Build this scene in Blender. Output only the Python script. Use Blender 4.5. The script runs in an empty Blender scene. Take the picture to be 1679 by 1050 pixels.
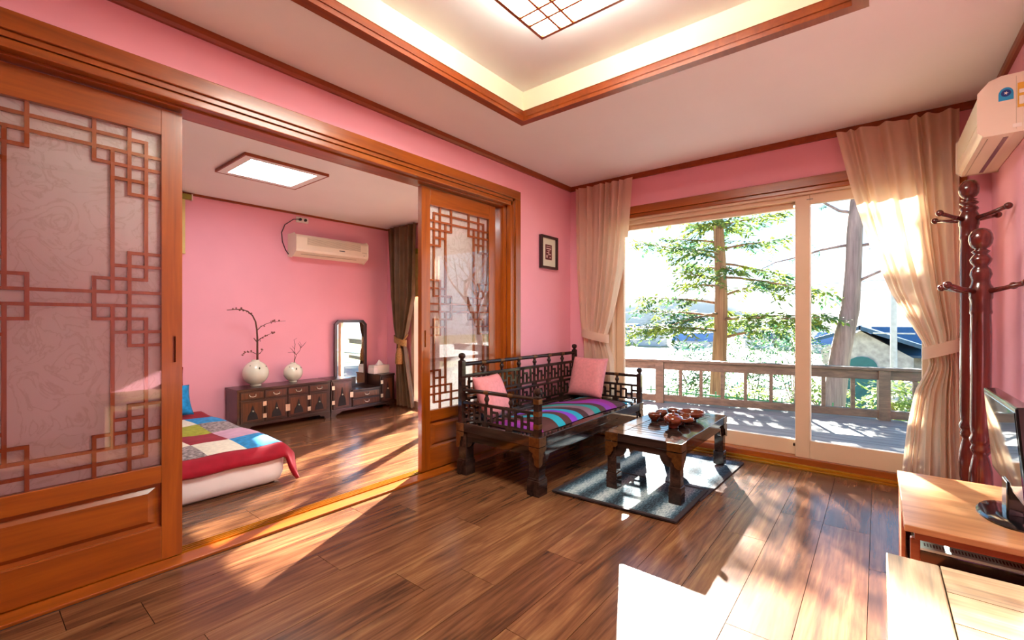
import bpy, bmesh, math, random
from mathutils import Vector, Matrix
random.seed(7)
S = bpy.context.scene
COL = S.collection
R = math.radians

# ------------------------------------------------------------------ camera
cd = bpy.data.cameras.new('camera')
cam = bpy.data.objects.new('camera', cd); COL.objects.link(cam)
cam.location = (2.44, 0.0, 1.10)
cam.rotation_euler = (R(90), 0, R(39.1))
cd.sensor_fit = 'HORIZONTAL'; cd.sensor_width = 36.0
cd.lens = 36.0 * 738.0 / 1679.0
cd.clip_start = 0.05; cd.clip_end = 2000
S.camera = cam
# ------------------------------------------------------------------ world, sun, exposure
SUN_EL = 23.9
SUN_H = Vector((-0.417, 0.909, 0)).normalized()
W = bpy.data.worlds.new('sky'); S.world = W; W.use_nodes = True
wn = W.node_tree.nodes; wl = W.node_tree.links
bg = wn['Background']
tcw = wn.new('ShaderNodeTexCoord'); spw = wn.new('ShaderNodeSeparateXYZ'); wl.new(tcw.outputs['Generated'], spw.inputs[0])
sky = wn.new('ShaderNodeValToRGB'); wl.new(spw.outputs[2], sky.inputs[0]); e = sky.color_ramp.elements
e[0].position = 0.0; e[0].color = (.80, .92, 1.0, 1); e[1].position = 1.0; e[1].color = (.16, .36, .78, 1)
k = e.new(.14); k.color = (.46, .76, 1.0, 1); k = e.new(.45); k.color = (.27, .53, .95, 1)
wl.new(sky.outputs[0], bg.inputs[0]); bg.inputs[1].default_value = 1.35
sd = bpy.data.lights.new('sun_offscreen', 'SUN'); sd.energy = 42.0; sd.angle = R(0.6); sd.color = (1.0, .95, .87)
so = bpy.data.objects.new('sun_offscreen', sd); COL.objects.link(so)
_d = Vector((-SUN_H.x*math.cos(R(SUN_EL)), -SUN_H.y*math.cos(R(SUN_EL)), -math.sin(R(SUN_EL))))
so.rotation_euler = _d.to_track_quat('-Z', 'Y').to_euler(); so.location = (-3, 9, 6)
S.view_settings.view_transform = 'Standard'; S.view_settings.look = 'None'
S.view_settings.exposure = 1.0; S.view_settings.gamma = 1.0
S.view_settings.use_curve_mapping = False
MAIN_LAMP = 27.0
BED_LAMP = 16.0

# ------------------------------------------------------------------ materials
MATS = {}
SHEEN = .06
def srgb(h):
    h = h.lstrip('#'); v = [int(h[i:i+2], 16)/255 for i in (0, 2, 4)]
    return tuple(c/12.92 if c <= .04045 else ((c+.055)/1.055)**2.4 for c in v) + (1,)
def newmat(n):
    m = bpy.data.materials.new(n); m.use_nodes = True; MATS[n] = m
    return m, m.node_tree.nodes, m.node_tree.links, m.node_tree.nodes['Principled BSDF']
def plain(n, col, rough=.5, metal=0, var=.12, scale=8., spec=.5, bump=0., bscale=60., coat=0.):
    m, N, L, b = newmat(n)
    c = srgb(col) if isinstance(col, str) else col
    g = N.new('ShaderNodeNewGeometry')
    no = N.new('ShaderNodeTexNoise'); no.inputs['Scale'].default_value = scale; no.inputs['Detail'].default_value = 4
    L.new(g.outputs['Position'], no.inputs['Vector'])
    r = N.new('ShaderNodeValToRGB'); L.new(no.outputs[0], r.inputs[0])
    r.color_ramp.elements[0].position = .3; r.color_ramp.elements[1].position = .7
    r.color_ramp.elements[0].color = tuple(x*(1-var) for x in c[:3])+(1,)
    r.color_ramp.elements[1].color = tuple(min(1, x*(1+var)) for x in c[:3])+(1,)
    L.new(r.outputs[0], b.inputs['Base Color'])
    b.inputs['Roughness'].default_value = rough; b.inputs['Metallic'].default_value = metal
    b.inputs['Specular IOR Level'].default_value = spec; b.inputs['Coat Weight'].default_value = coat
    if bump:
        n2 = N.new('ShaderNodeTexNoise'); n2.inputs['Scale'].default_value = bscale; n2.inputs['Detail'].default_value = 6
        L.new(g.outputs['Position'], n2.inputs['Vector'])
        bp = N.new('ShaderNodeBump'); bp.inputs['Strength'].default_value = bump; bp.inputs['Distance'].default_value = .005
        L.new(n2.outputs[0], bp.inputs['Height']); L.new(bp.outputs[0], b.inputs['Normal'])
    return m
def wood(n, cols, axis='y', rough=.35, scale=1., rand=0., grain=1., coat=0., spec=.5, knots=False):
    """cols: dark..light hex list; grain runs along axis; rand: per-object tone shift"""
    m, N, L, b = newmat(n)
    g = N.new('ShaderNodeNewGeometry'); oi = N.new('ShaderNodeObjectInfo')
    mul = N.new('ShaderNodeVectorMath'); mul.operation = 'SCALE'
    cmb = N.new('ShaderNodeCombineXYZ')
    for i in range(3): L.new(oi.outputs['Random'], cmb.inputs[i])
    L.new(cmb.outputs[0], mul.inputs[0]); mul.inputs['Scale'].default_value = 37. if rand else 0.
    add = N.new('ShaderNodeVectorMath'); add.operation = 'ADD'
    L.new(g.outputs['Position'], add.inputs[0]); L.new(mul.outputs[0], add.inputs[1])
    mp = N.new('ShaderNodeMapping'); L.new(add.outputs[0], mp.inputs['Vector'])
    sc = {'x': (1.1, 16, 16), 'y': (16, 1.1, 16), 'z': (16, 16, 1.1)}[axis]
    mp.inputs['Scale'].default_value = tuple(v*scale for v in sc)
    n1 = N.new('ShaderNodeTexNoise'); n1.inputs['Scale'].default_value = 1.; n1.inputs['Detail'].default_value = 8
    n1.inputs['Distortion'].default_value = .9; n1.inputs['Roughness'].default_value = .62
    L.new(mp.outputs[0], n1.inputs['Vector'])
    n2 = N.new('ShaderNodeTexNoise'); n2.inputs['Scale'].default_value = 5.; n2.inputs['Detail'].default_value = 5
    L.new(mp.outputs[0], n2.inputs['Vector'])
    ma = N.new('ShaderNodeMath'); ma.operation = 'MULTIPLY_ADD'
    L.new(n2.outputs[0], ma.inputs[0]); ma.inputs[1].default_value = .35*grain; L.new(n1.outputs[0], ma.inputs[2])
    last = ma.outputs[0]
    if rand:
        mr = N.new('ShaderNodeMath'); mr.operation = 'MULTIPLY_ADD'
        L.new(oi.outputs['Random'], mr.inputs[0]); mr.inputs[1].default_value = rand; L.new(last, mr.inputs[2]); last = mr.outputs[0]
    sh = N.new('ShaderNodeMath'); sh.operation = 'ADD'; L.new(last, sh.inputs[0]); sh.inputs[1].default_value = -.175*grain-rand*.5
    r = N.new('ShaderNodeValToRGB'); L.new(sh.outputs[0], r.inputs[0])
    e = r.color_ramp.elements
    k = len(cols)
    while len(e) < k: e.new(.5)
    for i in range(k):
        e[i].position = .28+.44*i/(k-1); e[i].color = srgb(cols[i])
    out = r.outputs[0]
    if knots:
        v = N.new('ShaderNodeTexNoise'); v.inputs['Scale'].default_value = .34; v.inputs['Detail'].default_value = 2
        mp2 = N.new('ShaderNodeMapping'); mp2.inputs['Scale'].default_value = (16, 5, 16); L.new(add.outputs[0], mp2.inputs['Vector'])
        L.new(mp2.outputs[0], v.inputs['Vector'])
        kr = N.new('ShaderNodeMapRange'); kr.inputs[1].default_value = .60; kr.inputs[2].default_value = .72; kr.inputs[3].default_value = 0; kr.inputs[4].default_value = .65
        L.new(v.outputs[0], kr.inputs[0])
        km = N.new('ShaderNodeMix'); km.data_type = 'RGBA'; L.new(kr.outputs[0], km.inputs[0]); L.new(out, km.inputs[6]); km.inputs[7].default_value = srgb(cols[0])
        out = km.outputs[2]
    L.new(out, b.inputs['Base Color'])
    b.inputs['Roughness'].default_value = rough; b.inputs['Coat Weight'].default_value = coat; b.inputs['Coat Roughness'].default_value = .12
    b.inputs['Specular IOR Level'].default_value = spec
    bp = N.new('ShaderNodeBump'); bp.inputs['Strength'].default_value = .12; bp.inputs['Distance'].default_value = .002
    L.new(n1.outputs[0], bp.inputs['Height']); L.new(bp.outputs[0], b.inputs['Normal'])
    return m
def glass(n, tint=(1, 1, 1), refl=1.0, ior=1.5, rough=0.0):
    m, N, L, b = newmat(n); N.remove(b)
    o = N['Material Output']; t = N.new('ShaderNodeBsdfTransparent'); t.inputs[0].default_value = tuple(tint)+(1,)
    gl = N.new('ShaderNodeBsdfGlossy'); gl.inputs['Roughness'].default_value = rough
    fr = N.new('ShaderNodeFresnel'); fr.inputs['IOR'].default_value = ior
    mu = N.new('ShaderNodeMath'); mu.operation = 'MULTIPLY'; mu.use_clamp = True; mu.inputs[1].default_value = refl
    L.new(fr.outputs[0], mu.inputs[0])
    mixs = N.new('ShaderNodeMixShader'); L.new(mu.outputs[0], mixs.inputs[0]); L.new(t.outputs[0], mixs.inputs[1]); L.new(gl.outputs[0], mixs.inputs[2])
    L.new(mixs.outputs[0], o.inputs[0]); return m
def cloth(n, col, trans=.35, col2=None, rough=.8, sheen=0.2, var=.1, scale=14., tcol=None):
    m = plain(n, col, rough=rough, var=var, scale=scale, spec=.25)
    N = m.node_tree.nodes; L = m.node_tree.links; b = N['Principled BSDF']; b.inputs['Sheen Weight'].default_value = SHEEN
    if trans:
        t = N.new('ShaderNodeBsdfTranslucent'); t.inputs[0].default_value = srgb(tcol or col)
        ms = N.new('ShaderNodeMixShader'); ms.inputs[0].default_value = trans
        L.new(b.outputs[0], ms.inputs[1]); L.new(t.outputs[0], ms.inputs[2]); L.new(ms.outputs[0], N['Material Output'].inputs[0])
    return m
def emit(n, col, st):
    m, N, L, b = newmat(n)
    b.inputs['Base Color'].default_value = (.9, .9, .9, 1); b.inputs['Emission Color'].default_value = tuple(col)+(1,); b.inputs['Emission Strength'].default_value = st
    return m

wood('plank_wood', ['#40271a', '#603b25', '#764c30', '#8d653f'], 'y', rough=.22, rand=.10, knots=True, spec=.35)
wood('door_wood', ['#7e3c08', '#97490b', '#ab5910'], 'y', rough=.3, grain=.7, coat=.25)
wood('door_wood_v', ['#7e3c08', '#97490b', '#ab5910'], 'z', rough=.3, grain=.7, coat=.25)
wood('door_wood_x', ['#7e3c08', '#97490b', '#ab5910'], 'x', rough=.3, grain=.7, coat=.25)
wood('lattice_wood', ['#a8551f', '#c06a30', '#d07d42'], 'z', rough=.4, grain=.6)
wood('crown_wood', ['#7a330c', '#8c3d0f', '#9c4913'], 'y', rough=.35, grain=.6)
wood('bench_wood', ['#1c1210', '#33231d', '#48342b'], 'y', rough=.06, grain=.8, spec=.25)
wood('bench_wood_x', ['#1c1210', '#33231d', '#48342b'], 'x', rough=.06, grain=.8, spec=.25)
wood('cabinet_dark', ['#1d100c', '#301a13', '#43271c'], 'y', rough=.3, grain=.8, coat=.3)
wood('cabinet_burl', ['#2f160c', '#522a17', '#673a20'], 'z', rough=.3, scale=1.6, coat=.3)
wood('stand_wood', ['#3a0f0a', '#571a12', '#6d251a'], 'z', rough=.22, grain=.7, coat=.5)
wood('board_light', ['#9c6a41', '#b98456', '#cd9b6d'], 'x', rough=.3, grain=.9)
wood('board_red', ['#6e2c12', '#8c3f1c', '#a0502a'], 'x', rough=.35)
wood('rustic_y', ['#4a3a22', '#6b5434', '#856c48', '#98805c'], 'y', rough=.45, grain=1.2)
wood('rustic_x', ['#513d22', '#755a36', '#8c6f49', '#9d8360'], 'x', rough=.45, grain=1.2, rand=.1)
wood('deck_wood', ['#464640', '#626258', '#7c7a6e'], 'x', rough=.6, rand=.12)
wood('rail_wood', ['#3a3323', '#524833', '#665b42'], 'x', rough=.6)
wood('bark', ['#5a3f2e', '#856548', '#a5835e'], 'z', rough=.9, scale=.6)
wood('bark_grey', ['#584b46', '#7c6e66', '#97887b'], 'z', rough=.9, scale=.6)
wood('twig', ['#3d2219', '#5b3524', '#6e4632'], 'z', rough=.8)
plain('wall_pink', '#eca3b1', rough=.75, var=.02, scale=3, bump=.06, bscale=220)
plain('ceiling_paper', '#efeeec', rough=.85, var=.02, scale=2, bump=.05, bscale=200)
plain('tray_cream', '#efe8c8', rough=.85, var=.02, scale=2)
plain('sub_floor', '#2a1a10', rough=.8)
plain('black_iron', '#1b1210', rough=.7)
plain('gold_metal', '#b98a2c', rough=.28, metal=.9, var=.1)
plain('brass', '#6b451f', rough=.36, metal=.7, var=.35, scale=40)
plain('pale_brass', '#d9d2ba', rough=.3, metal=.8, var=.15, scale=40)
plain('steel', '#b9b4ae', rough=.3, metal=.9)
plain('pvc', '#d5b695', rough=.45, var=.03)
plain('black_plastic', '#0f0e10', rough=.15, var=.05, coat=.5)
plain('grey_plastic', '#5b5a58', rough=.4)
plain('screen', '#0c1214', rough=.04, var=0, spec=1.0, coat=1.)
plain('ac_white', '#e9dcc4', rough=.35, var=.02)
plain('ac_vent', '#b9aa90', rough=.5)
plain('ac_beige', '#e4d0bb', rough=.4, var=.02)
plain('mint_plastic', '#c4e2da', rough=.3, var=.05)
plain('frame_dark', '#2a1413', rough=.3, var=.2, coat=.3)
plain('mat_board', '#dcd8c2', rough=.8, var=.03)
plain('print_red', '#5e1f22', rough=.7, var=.2, scale=90)
plain('print_pale', '#d9b8b0', rough=.8, var=.1)
plain('sticker_blue', '#1f8fc0', rough=.5, var=.03)
plain('sticker_navy', '#18367f', rough=.5)
plain('sticker_yellow', '#d9a236', rough=.5)
plain('sticker_white', '#e8ded3', rough=.6)
plain('purple_card', '#8b2168', rough=.4, var=.15)
plain('red_card', '#d33a55', rough=.4, var=.1)
plain('teal_card', '#39566a', rough=.3, var=.2)
plain('porcelain', '#d9d8c3', rough=.18, var=.05, coat=.4)
plain('porcelain_spot', '#4a4a34', rough=.3)
plain('teaware', '#6a2f17', rough=.16, var=.3, scale=25, coat=.6)
plain('blossom', '#7a4a3c', rough=.8, var=.4, scale=60)
plain('tissue_paper', '#f1efee', rough=.9, var=.02)
plain('tissue_box_mat', '#d9d2c4', rough=.6, var=.05)
plain('blind_yellow', '#d8c27a', rough=.7)
plain('blind_green', '#8d8a2e', rough=.5)
plain('mirror_glass', (.92, .94, .95, 1), rough=.01, metal=1., var=0)
plain('sheet_white', '#f5eeee', rough=.85, var=.03, bump=.15, bscale=18)
plain('hedge', '#5d7a3a', rough=.8, var=.5, scale=3)
plain('stone_wall', '#a7a19b', rough=.9, var=.3, scale=4, bump=.5, bscale=8)
plain('roof_blue', '#1f4763', rough=.5, var=.15)
plain('roof_far', '#1c4f86', rough=.5, var=.1)
plain('house_white', '#a9aaad', rough=.8, var=.05)
plain('window_dark', '#4d6a78', rough=.2)
plain('window_lit_tone', '#d6dccb', rough=.4)  # pale tone stands in for light in the house window
plain('awning_teal', '#1f5f62', rough=.6, var=.15)
plain('pole_grey', '#b9b9b8', rough=.7)
plain('green_mesh', '#2f7a45', rough=.6)
plain('blue_tarp', '#235a72', rough=.5, var=.2, bump=.4, bscale=10)
cloth('curtain_beige', '#e6cab6', trans=.42, tcol='#f3dab4', var=.04)
cloth('curtain_brown', '#6e543a', trans=.12, rough=.36, var=.25, scale=6, sheen=.3)
cloth('curtain_lining', '#3a3340', trans=.1)
cloth('tassel_gold', '#9b7440', trans=.0, rough=.5, var=.3, scale=60)
cloth('quilt_red', '#970a22', trans=0, var=.15, sheen=.4)
cloth('quilt_darkred', '#8e1428', trans=0, var=.2)
cloth('quilt_blue', '#1d84bd', trans=0, var=.3, scale=30)
cloth('quilt_cream', '#ddd3bf', trans=0, var=.1, scale=40)
cloth('quilt_mauve', '#c79bb0', trans=0, var=.1)
cloth('quilt_olive', '#98962c', trans=0, var=.2, scale=30)
cloth('quilt_pattern', '#8a7d7c', trans=0, var=.75, scale=45)
cloth('pillow_pink', '#d98a8d', trans=0, var=.10, scale=45, rough=.45, sheen=.3)
cloth('rug_border', '#2e1f1c', trans=0)
glass('window_glass', (.97, .99, 1.0), .4)
glass('door_glass', (1, 1, 1), 2.0, 1.5)
# hanji paper: pale, faint fibres, translucent
m, N, L, b = newmat('paper')
g = N.new('ShaderNodeNewGeometry'); no = N.new('ShaderNodeTexNoise'); no.inputs['Scale'].default_value = 7; no.inputs['Detail'].default_value = 8; no.inputs['Distortion'].default_value = 2.5
L.new(g.outputs['Position'], no.inputs['Vector'])
r = N.new('ShaderNodeValToRGB'); L.new(no.outputs[0], r.inputs[0]); e = r.color_ramp.elements
e[0].position = .46; e[0].color = srgb('#f3f3ee'); e[1].position = .54; e[1].color = srgb('#f3f3ee')
k = e.new(.5); k.color = srgb('#e4e2da')
L.new(r.outputs[0], b.inputs['Base Color']); b.inputs['Roughness'].default_value = .9
t = N.new('ShaderNodeBsdfTranslucent'); L.new(r.outputs[0], t.inputs[0]); ms = N.new('ShaderNodeMixShader'); ms.inputs[0].default_value = .08
L.new(b.outputs[0], ms.inputs[1]); L.new(t.outputs[0], ms.inputs[2]); L.new(ms.outputs[0], N['Material Output'].inputs[0])
# foliage
def leafmat(n, c1, c2):
    m, N, L, b = newmat(n)
    g = N.new('ShaderNodeNewGeometry'); no = N.new('ShaderNodeTexNoise'); no.inputs['Scale'].default_value = 2.2
    L.new(g.outputs['Position'], no.inputs['Vector'])
    r = N.new('ShaderNodeValToRGB'); L.new(no.outputs[0], r.inputs[0]); r.color_ramp.elements[0].position = .35; r.color_ramp.elements[1].position = .65
    r.color_ramp.elements[0].color = srgb(c1); r.color_ramp.elements[1].color = srgb(c2)
    L.new(r.outputs[0], b.inputs['Base Color']); b.inputs['Roughness'].default_value = .6
    t = N.new('ShaderNodeBsdfTranslucent'); L.new(r.outputs[0], t.inputs[0]); ms = N.new('ShaderNodeMixShader'); ms.inputs[0].default_value = .5
    L.new(b.outputs[0], ms.inputs[1]); L.new(t.outputs[0], ms.inputs[2]); L.new(ms.outputs[0], N['Material Output'].inputs[0])
leafmat('needles', '#2c5c42', '#7d8a2c')
leafmat('needles_dark', '#2a5a4a', '#54783e')
leafmat('bush_leaf', '#55793a', '#8d9a48')
leafmat('pale_leaf', '#c9c79a', '#e6dfb8')
# patchwork pad of the bench: wavy bands of brown, cyan, violet
m, N, L, b = newmat('pad_cloth')
g = N.new('ShaderNodeNewGeometry'); sp = N.new('ShaderNodeSeparateXYZ'); L.new(g.outputs['Position'], sp.inputs[0])
def mth(op, a, bb, c=None):
    x = N.new('ShaderNodeMath'); x.operation = op
    for i, v in enumerate((a, bb, c)):
        if v is None: continue
        if isinstance(v, (int, float)): x.inputs[i].default_value = v
        else: L.new(v, x.inputs[i])
    return x.outputs[0]
s1 = mth('SINE', mth('MULTIPLY', sp.outputs[0], 9.), 0)
u = mth('MULTIPLY_ADD', s1, .13, sp.outputs[1])
u = mth('MULTIPLY_ADD', sp.outputs[0], -.35, u)
fr_ = mth('FRACT', mth('MULTIPLY', u, .95), 0)
r = N.new('ShaderNodeValToRGB'); r.color_ramp.interpolation = 'CONSTANT'; L.new(fr_, r.inputs[0])
seq = ['#8f1f82', '#47201a', '#47201a', '#0597ab', '#4a211c', '#7a2cb4', '#0599b3', '#3a181b', '#7d5f6a', '#158a84', '#4e2520', '#8a2c9e']
e = r.color_ramp.elements
while len(e) < len(seq): e.new(.5)
for i, c in enumerate(seq): e[i].position = i/len(seq); e[i].color = srgb(c)
L.new(r.outputs[0], b.inputs['Base Color']); b.inputs['Roughness'].default_value = .75
# rug: soft dark and pale stripes
m, N, L, b = newmat('rug_cloth')
g = N.new('ShaderNodeNewGeometry'); sp = N.new('ShaderNodeSeparateXYZ'); L.new(g.outputs['Position'], sp.inputs[0])
no = N.new('ShaderNodeTexNoise'); no.inputs['Scale'].default_value = 3.; L.new(g.outputs['Position'], no.inputs['Vector'])
nf = N.new('ShaderNodeTexNoise'); nf.inputs['Scale'].default_value = 120.; nf.inputs['Detail'].default_value = 6
mpp = N.new('ShaderNodeMapping'); mpp.inputs['Scale'].default_value = (1, .3, 1); L.new(g.outputs['Position'], mpp.inputs['Vector']); L.new(mpp.outputs[0], nf.inputs['Vector'])
ph = mth('MULTIPLY_ADD', no.outputs[0], 1.6, mth('MULTIPLY', sp.outputs[0], 34.))
sv = mth('MULTIPLY_ADD', mth('SINE', ph, 0), .30, mth('MULTIPLY', nf.outputs[0], 1.0))
r = N.new('ShaderNodeValToRGB'); L.new(sv, r.inputs[0]); e = r.color_ramp.elements
e[0].position = .18; e[0].color = srgb('#10202b'); e[1].position = .85; e[1].color = srgb('#a9b4b4'); k = e.new(.48); k.color = srgb('#46606c')
L.new(r.outputs[0], b.inputs['Base Color']); b.inputs['Roughness'].default_value = .95
# ground
m, N, L, b = newmat('ground_mat')
g = N.new('ShaderNodeNewGeometry'); no = N.new('ShaderNodeTexNoise'); no.inputs['Scale'].default_value = .35; no.inputs['Detail'].default_value = 8
L.new(g.outputs['Position'], no.inputs['Vector'])
r = N.new('ShaderNodeValToRGB'); L.new(no.outputs[0], r.inputs[0]); e = r.color_ramp.elements
e[0].position = .35; e[0].color = srgb('#56663a'); e[1].position = .62; e[1].color = srgb('#94855f'); k = e.new(.5); k.color = srgb('#7d7648')
L.new(r.outputs[0], b.inputs['Base Color']); b.inputs['Roughness'].default_value = .95
plain('hill_mat', '#4a5046', rough=.95, var=.3, scale=.06)
plain('field_pale', '#ece6d8', rough=.9, var=.05, scale=.2)
emit('lamp_cool', (.88, .97, 1.0), BED_LAMP)
emit('lamp_warm', (.97, 1.0, .90), MAIN_LAMP)

# ------------------------------------------------------------------ builders
def link(o, parent=None):
    COL.objects.link(o)
    if parent is not None: o.parent = parent
    return o
def tag(o, label=None, cat=None, group=None, kind=None):
    if label: o['label'] = label
    if cat: o['category'] = cat
    if group: o['group'] = group
    if kind: o['kind'] = kind
    return o
def thing(name, label, cat, loc=(0, 0, 0), rz=0, group=None, kind=None):
    o = bpy.data.objects.new(name, None); o.empty_display_size = .05
    o.location = loc; o.rotation_euler = (0, 0, rz)
    link(o); return tag(o, label, cat, group, kind)
class MB:
    """collects shapes; build() links them as one mesh object"""
    def __init__(s): s.bm = bmesh.new()
    def verts(s, vs, fs):
        v = [s.bm.verts.new(p) for p in vs]
        for f in fs:
            try: s.bm.faces.new([v[i] for i in f])
            except ValueError: pass
        return s
    def box(s, x0, x1, y0, y1, z0, z1):
        x0, x1 = sorted((x0, x1)); y0, y1 = sorted((y0, y1)); z0, z1 = sorted((z0, z1))
        vs = [(x, y, z) for x in (x0, x1) for y in (y0, y1) for z in (z0, z1)]
        return s.verts(vs, [(0, 1, 3, 2), (4, 6, 7, 5), (0, 4, 5, 1), (2, 3, 7, 6), (0, 2, 6, 4), (1, 5, 7, 3)])
    def prism(s, poly, axis, a, b):
        """poly: list of 2-D points in the plane across axis (x: y,z  y: x,z  z: x,y)"""
        def P(u, v, t): return {'x': (t, u, v), 'y': (u, t, v), 'z': (u, v, t)}[axis]
        n = len(poly)
        vs = [P(u, v, a) for u, v in poly]+[P(u, v, b) for u, v in poly]
        fs = [tuple(range(n)), tuple(range(2*n-1, n-1, -1))]+[(i, (i+1) % n, n+(i+1) % n, n+i) for i in range(n)]
        return s.verts(vs, fs)
    def lathe(s, prof, c=(0, 0, 0), n=24, cap=True):
        vs = []; fs = []
        for r_, z in prof:
            for i in range(n):
                a = 2*math.pi*i/n; vs.append((c[0]+r_*math.cos(a), c[1]+r_*math.sin(a), c[2]+z))
        k = len(prof)
        for j in range(k-1):
            for i in range(n):
                fs.append((j*n+i, j*n+(i+1) % n, (j+1)*n+(i+1) % n, (j+1)*n+i))
        if cap: fs.append(tuple(range(n-1, -1, -1))); fs.append(tuple((k-1)*n+i for i in range(n)))
        return s.verts(vs, fs)
    def tube(s, pts, rad, n=8, cap=True):
        pts = [Vector(p) for p in pts]; k = len(pts)
        rs = rad if isinstance(rad, (list, tuple)) else [rad]*k
        vs = []; fs = []; a = None
        for j in range(k):
            d = (pts[min(j+1, k-1)]-pts[max(j-1, 0)])
            if d.length < 1e-9: d = Vector((0, 0, 1))
            d.normalize()
            if a is None: a = d.cross(Vector((0, 0, 1)) if abs(d.z) < .9 else Vector((1, 0, 0)))
            else: a = a-d*a.dot(d)
            a.normalize(); b_ = d.cross(a)
            for i in range(n):
                t_ = 2*math.pi*i/n; q = pts[j]+(a*math.cos(t_)+b_*math.sin(t_))*rs[j]; vs.append(tuple(q))
        for j in range(k-1):
            for i in range(n): fs.append((j*n+i, j*n+(i+1) % n, (j+1)*n+(i+1) % n, (j+1)*n+i))
        if cap: fs.append(tuple(range(n-1, -1, -1))); fs.append(tuple((k-1)*n+i for i in range(n)))
        return s.verts(vs, fs)
    def ball(s, c, r_, n=12, sq=(1, 1, 1)):
        m_ = n//2
        prof = [(max(1e-4, math.sin(math.pi*j/m_)), -math.cos(math.pi*j/m_)) for j in range(m_+1)]
        vs = []; fs = []
        for a_, z in prof:
            for i in range(n):
                t_ = 2*math.pi*i/n; vs.append((c[0]+r_*sq[0]*a_*math.cos(t_), c[1]+r_*sq[1]*a_*math.sin(t_), c[2]+r_*sq[2]*z))
        for j in range(m_):
            for i in range(n): fs.append((j*n+i, j*n+(i+1) % n, (j+1)*n+(i+1) % n, (j+1)*n+i))
        return s.verts(vs, fs)
    def grid(s, f, nu, nv, wrap=False):
        vs = [f(i/(nu-1), j/(nv-1)) for j in range(nv) for i in range(nu)]
        fs = [(j*nu+i, j*nu+i+1, (j+1)*nu+i+1, (j+1)*nu+i) for j in range(nv-1) for i in range(nu-1)]
        return s.verts(vs, fs)
    def build(s, name, mat, parent=None, bevel=0, smooth=False, seg=2, rel=True, recalc=True):
        bm = s.bm
        bmesh.ops.remove_doubles(bm, verts=bm.verts, dist=1e-6)
        if bevel:
            es = [e_ for e_ in bm.edges if len(e_.link_faces) == 2 and e_.calc_face_angle(0) > .6]
            try: bmesh.ops.bevel(bm, geom=es, offset=bevel, segments=seg, affect='EDGES', profile=.5, clamp_overlap=True)
            except Exception: pass
        if recalc: bmesh.ops.recalc_face_normals(bm, faces=bm.faces)
        if parent is not None and rel:
            off = Vector((0, 0, 0)); p = parent
            while p is not None: off += Vector(p.location); p = p.parent
            bmesh.ops.translate(bm, verts=bm.verts, vec=-off)
        me = bpy.data.meshes.new(name); bm.to_mesh(me); bm.free()
        for m_ in (mat if isinstance(mat, (list, tuple)) else [mat]): me.materials.append(MATS[m_])
        if smooth:
            me.polygons.foreach_set('use_smooth', [True]*len(me.polygons))
            if smooth != 'all':
                try: me.set_sharp_from_angle(angle=R(40))
                except Exception: pass
        o = bpy.data.objects.new(name, me)
        return link(o, parent)
_CUBES = {}
def bar(name, mat, parent, x0, x1, y0, y1, z0, z1, chamfer=True):
    """a small box that shares one mesh per material with all others of its kind"""
    key = (mat, chamfer)
    if key not in _CUBES:
        q = MB().box(-.5, .5, -.5, .5, -.5, .5)
        me = bpy.data.meshes.new(mat+'_piece'); q.bm.to_mesh(me); q.bm.free(); me.materials.append(MATS[mat]); _CUBES[key] = me
    o = bpy.data.objects.new(name, _CUBES[key])
    off = Vector((0, 0, 0)); p = parent
    while p is not None: off += Vector(p.location); p = p.parent
    o.location = Vector(((x0+x1)/2, (y0+y1)/2, (z0+z1)/2))-off
    o.scale = (abs(x1-x0), abs(y1-y0), abs(z1-z0))
    return link(o, parent)
def struct(name, mb, mat, label, cat, **k):
    o = mb.build(name, mat, **k); return tag(o, label, cat, kind='structure')

# ------------------------------------------------------------------ room shell
RX = 2.975; YW = 3.95; YB = -3.0; H = 2.45      # main room
BX = -2.65; BYW = 3.62; BYB = -1.6; BH = 2.31   # bedroom
XD = -.22                                       # bedroom face of the dividing wall
OY0, OY1, OZ = -.30, 2.95, 2.08                 # opening in the dividing wall

fl = struct('floor', MB().box(.03, RX+.12, YB-.1, YW+.0, -.2, -.012), 'sub_floor', 'brown wood plank floor of the living room', 'floor')
fb = struct('floor', MB().box(BX-.1, XD+.06, BYB-.1, BYW+.02, -.2, -.012), 'sub_floor', 'brown wood plank floor of the bedroom', 'floor')
def planks(parent, x0, x1, y0, y1, w, xs):
    i = 0; x = xs
    while x > x0: x -= w
    while x < x1-.01:
        a, b_ = max(x, x0), min(x+w, x1)
        y = y0-random.uniform(0, 1.2)
        while y < y1-.02:
            c, d = max(y, y0), min(y+1.21, y1)
            if d-c > .02 and b_-a > .01:
                bar('plank', 'plank_wood', parent, a+.0011, b_-.0011, c+.0011, d-.0011, -.012, 0)
            y += 1.21
        x += w; i += 1
planks(fl, .035, RX, YB, YW-.06, .2, 1.81)
planks(fb, BX, XD+.055, BYB, BYW, .2, -2.6)

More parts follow.
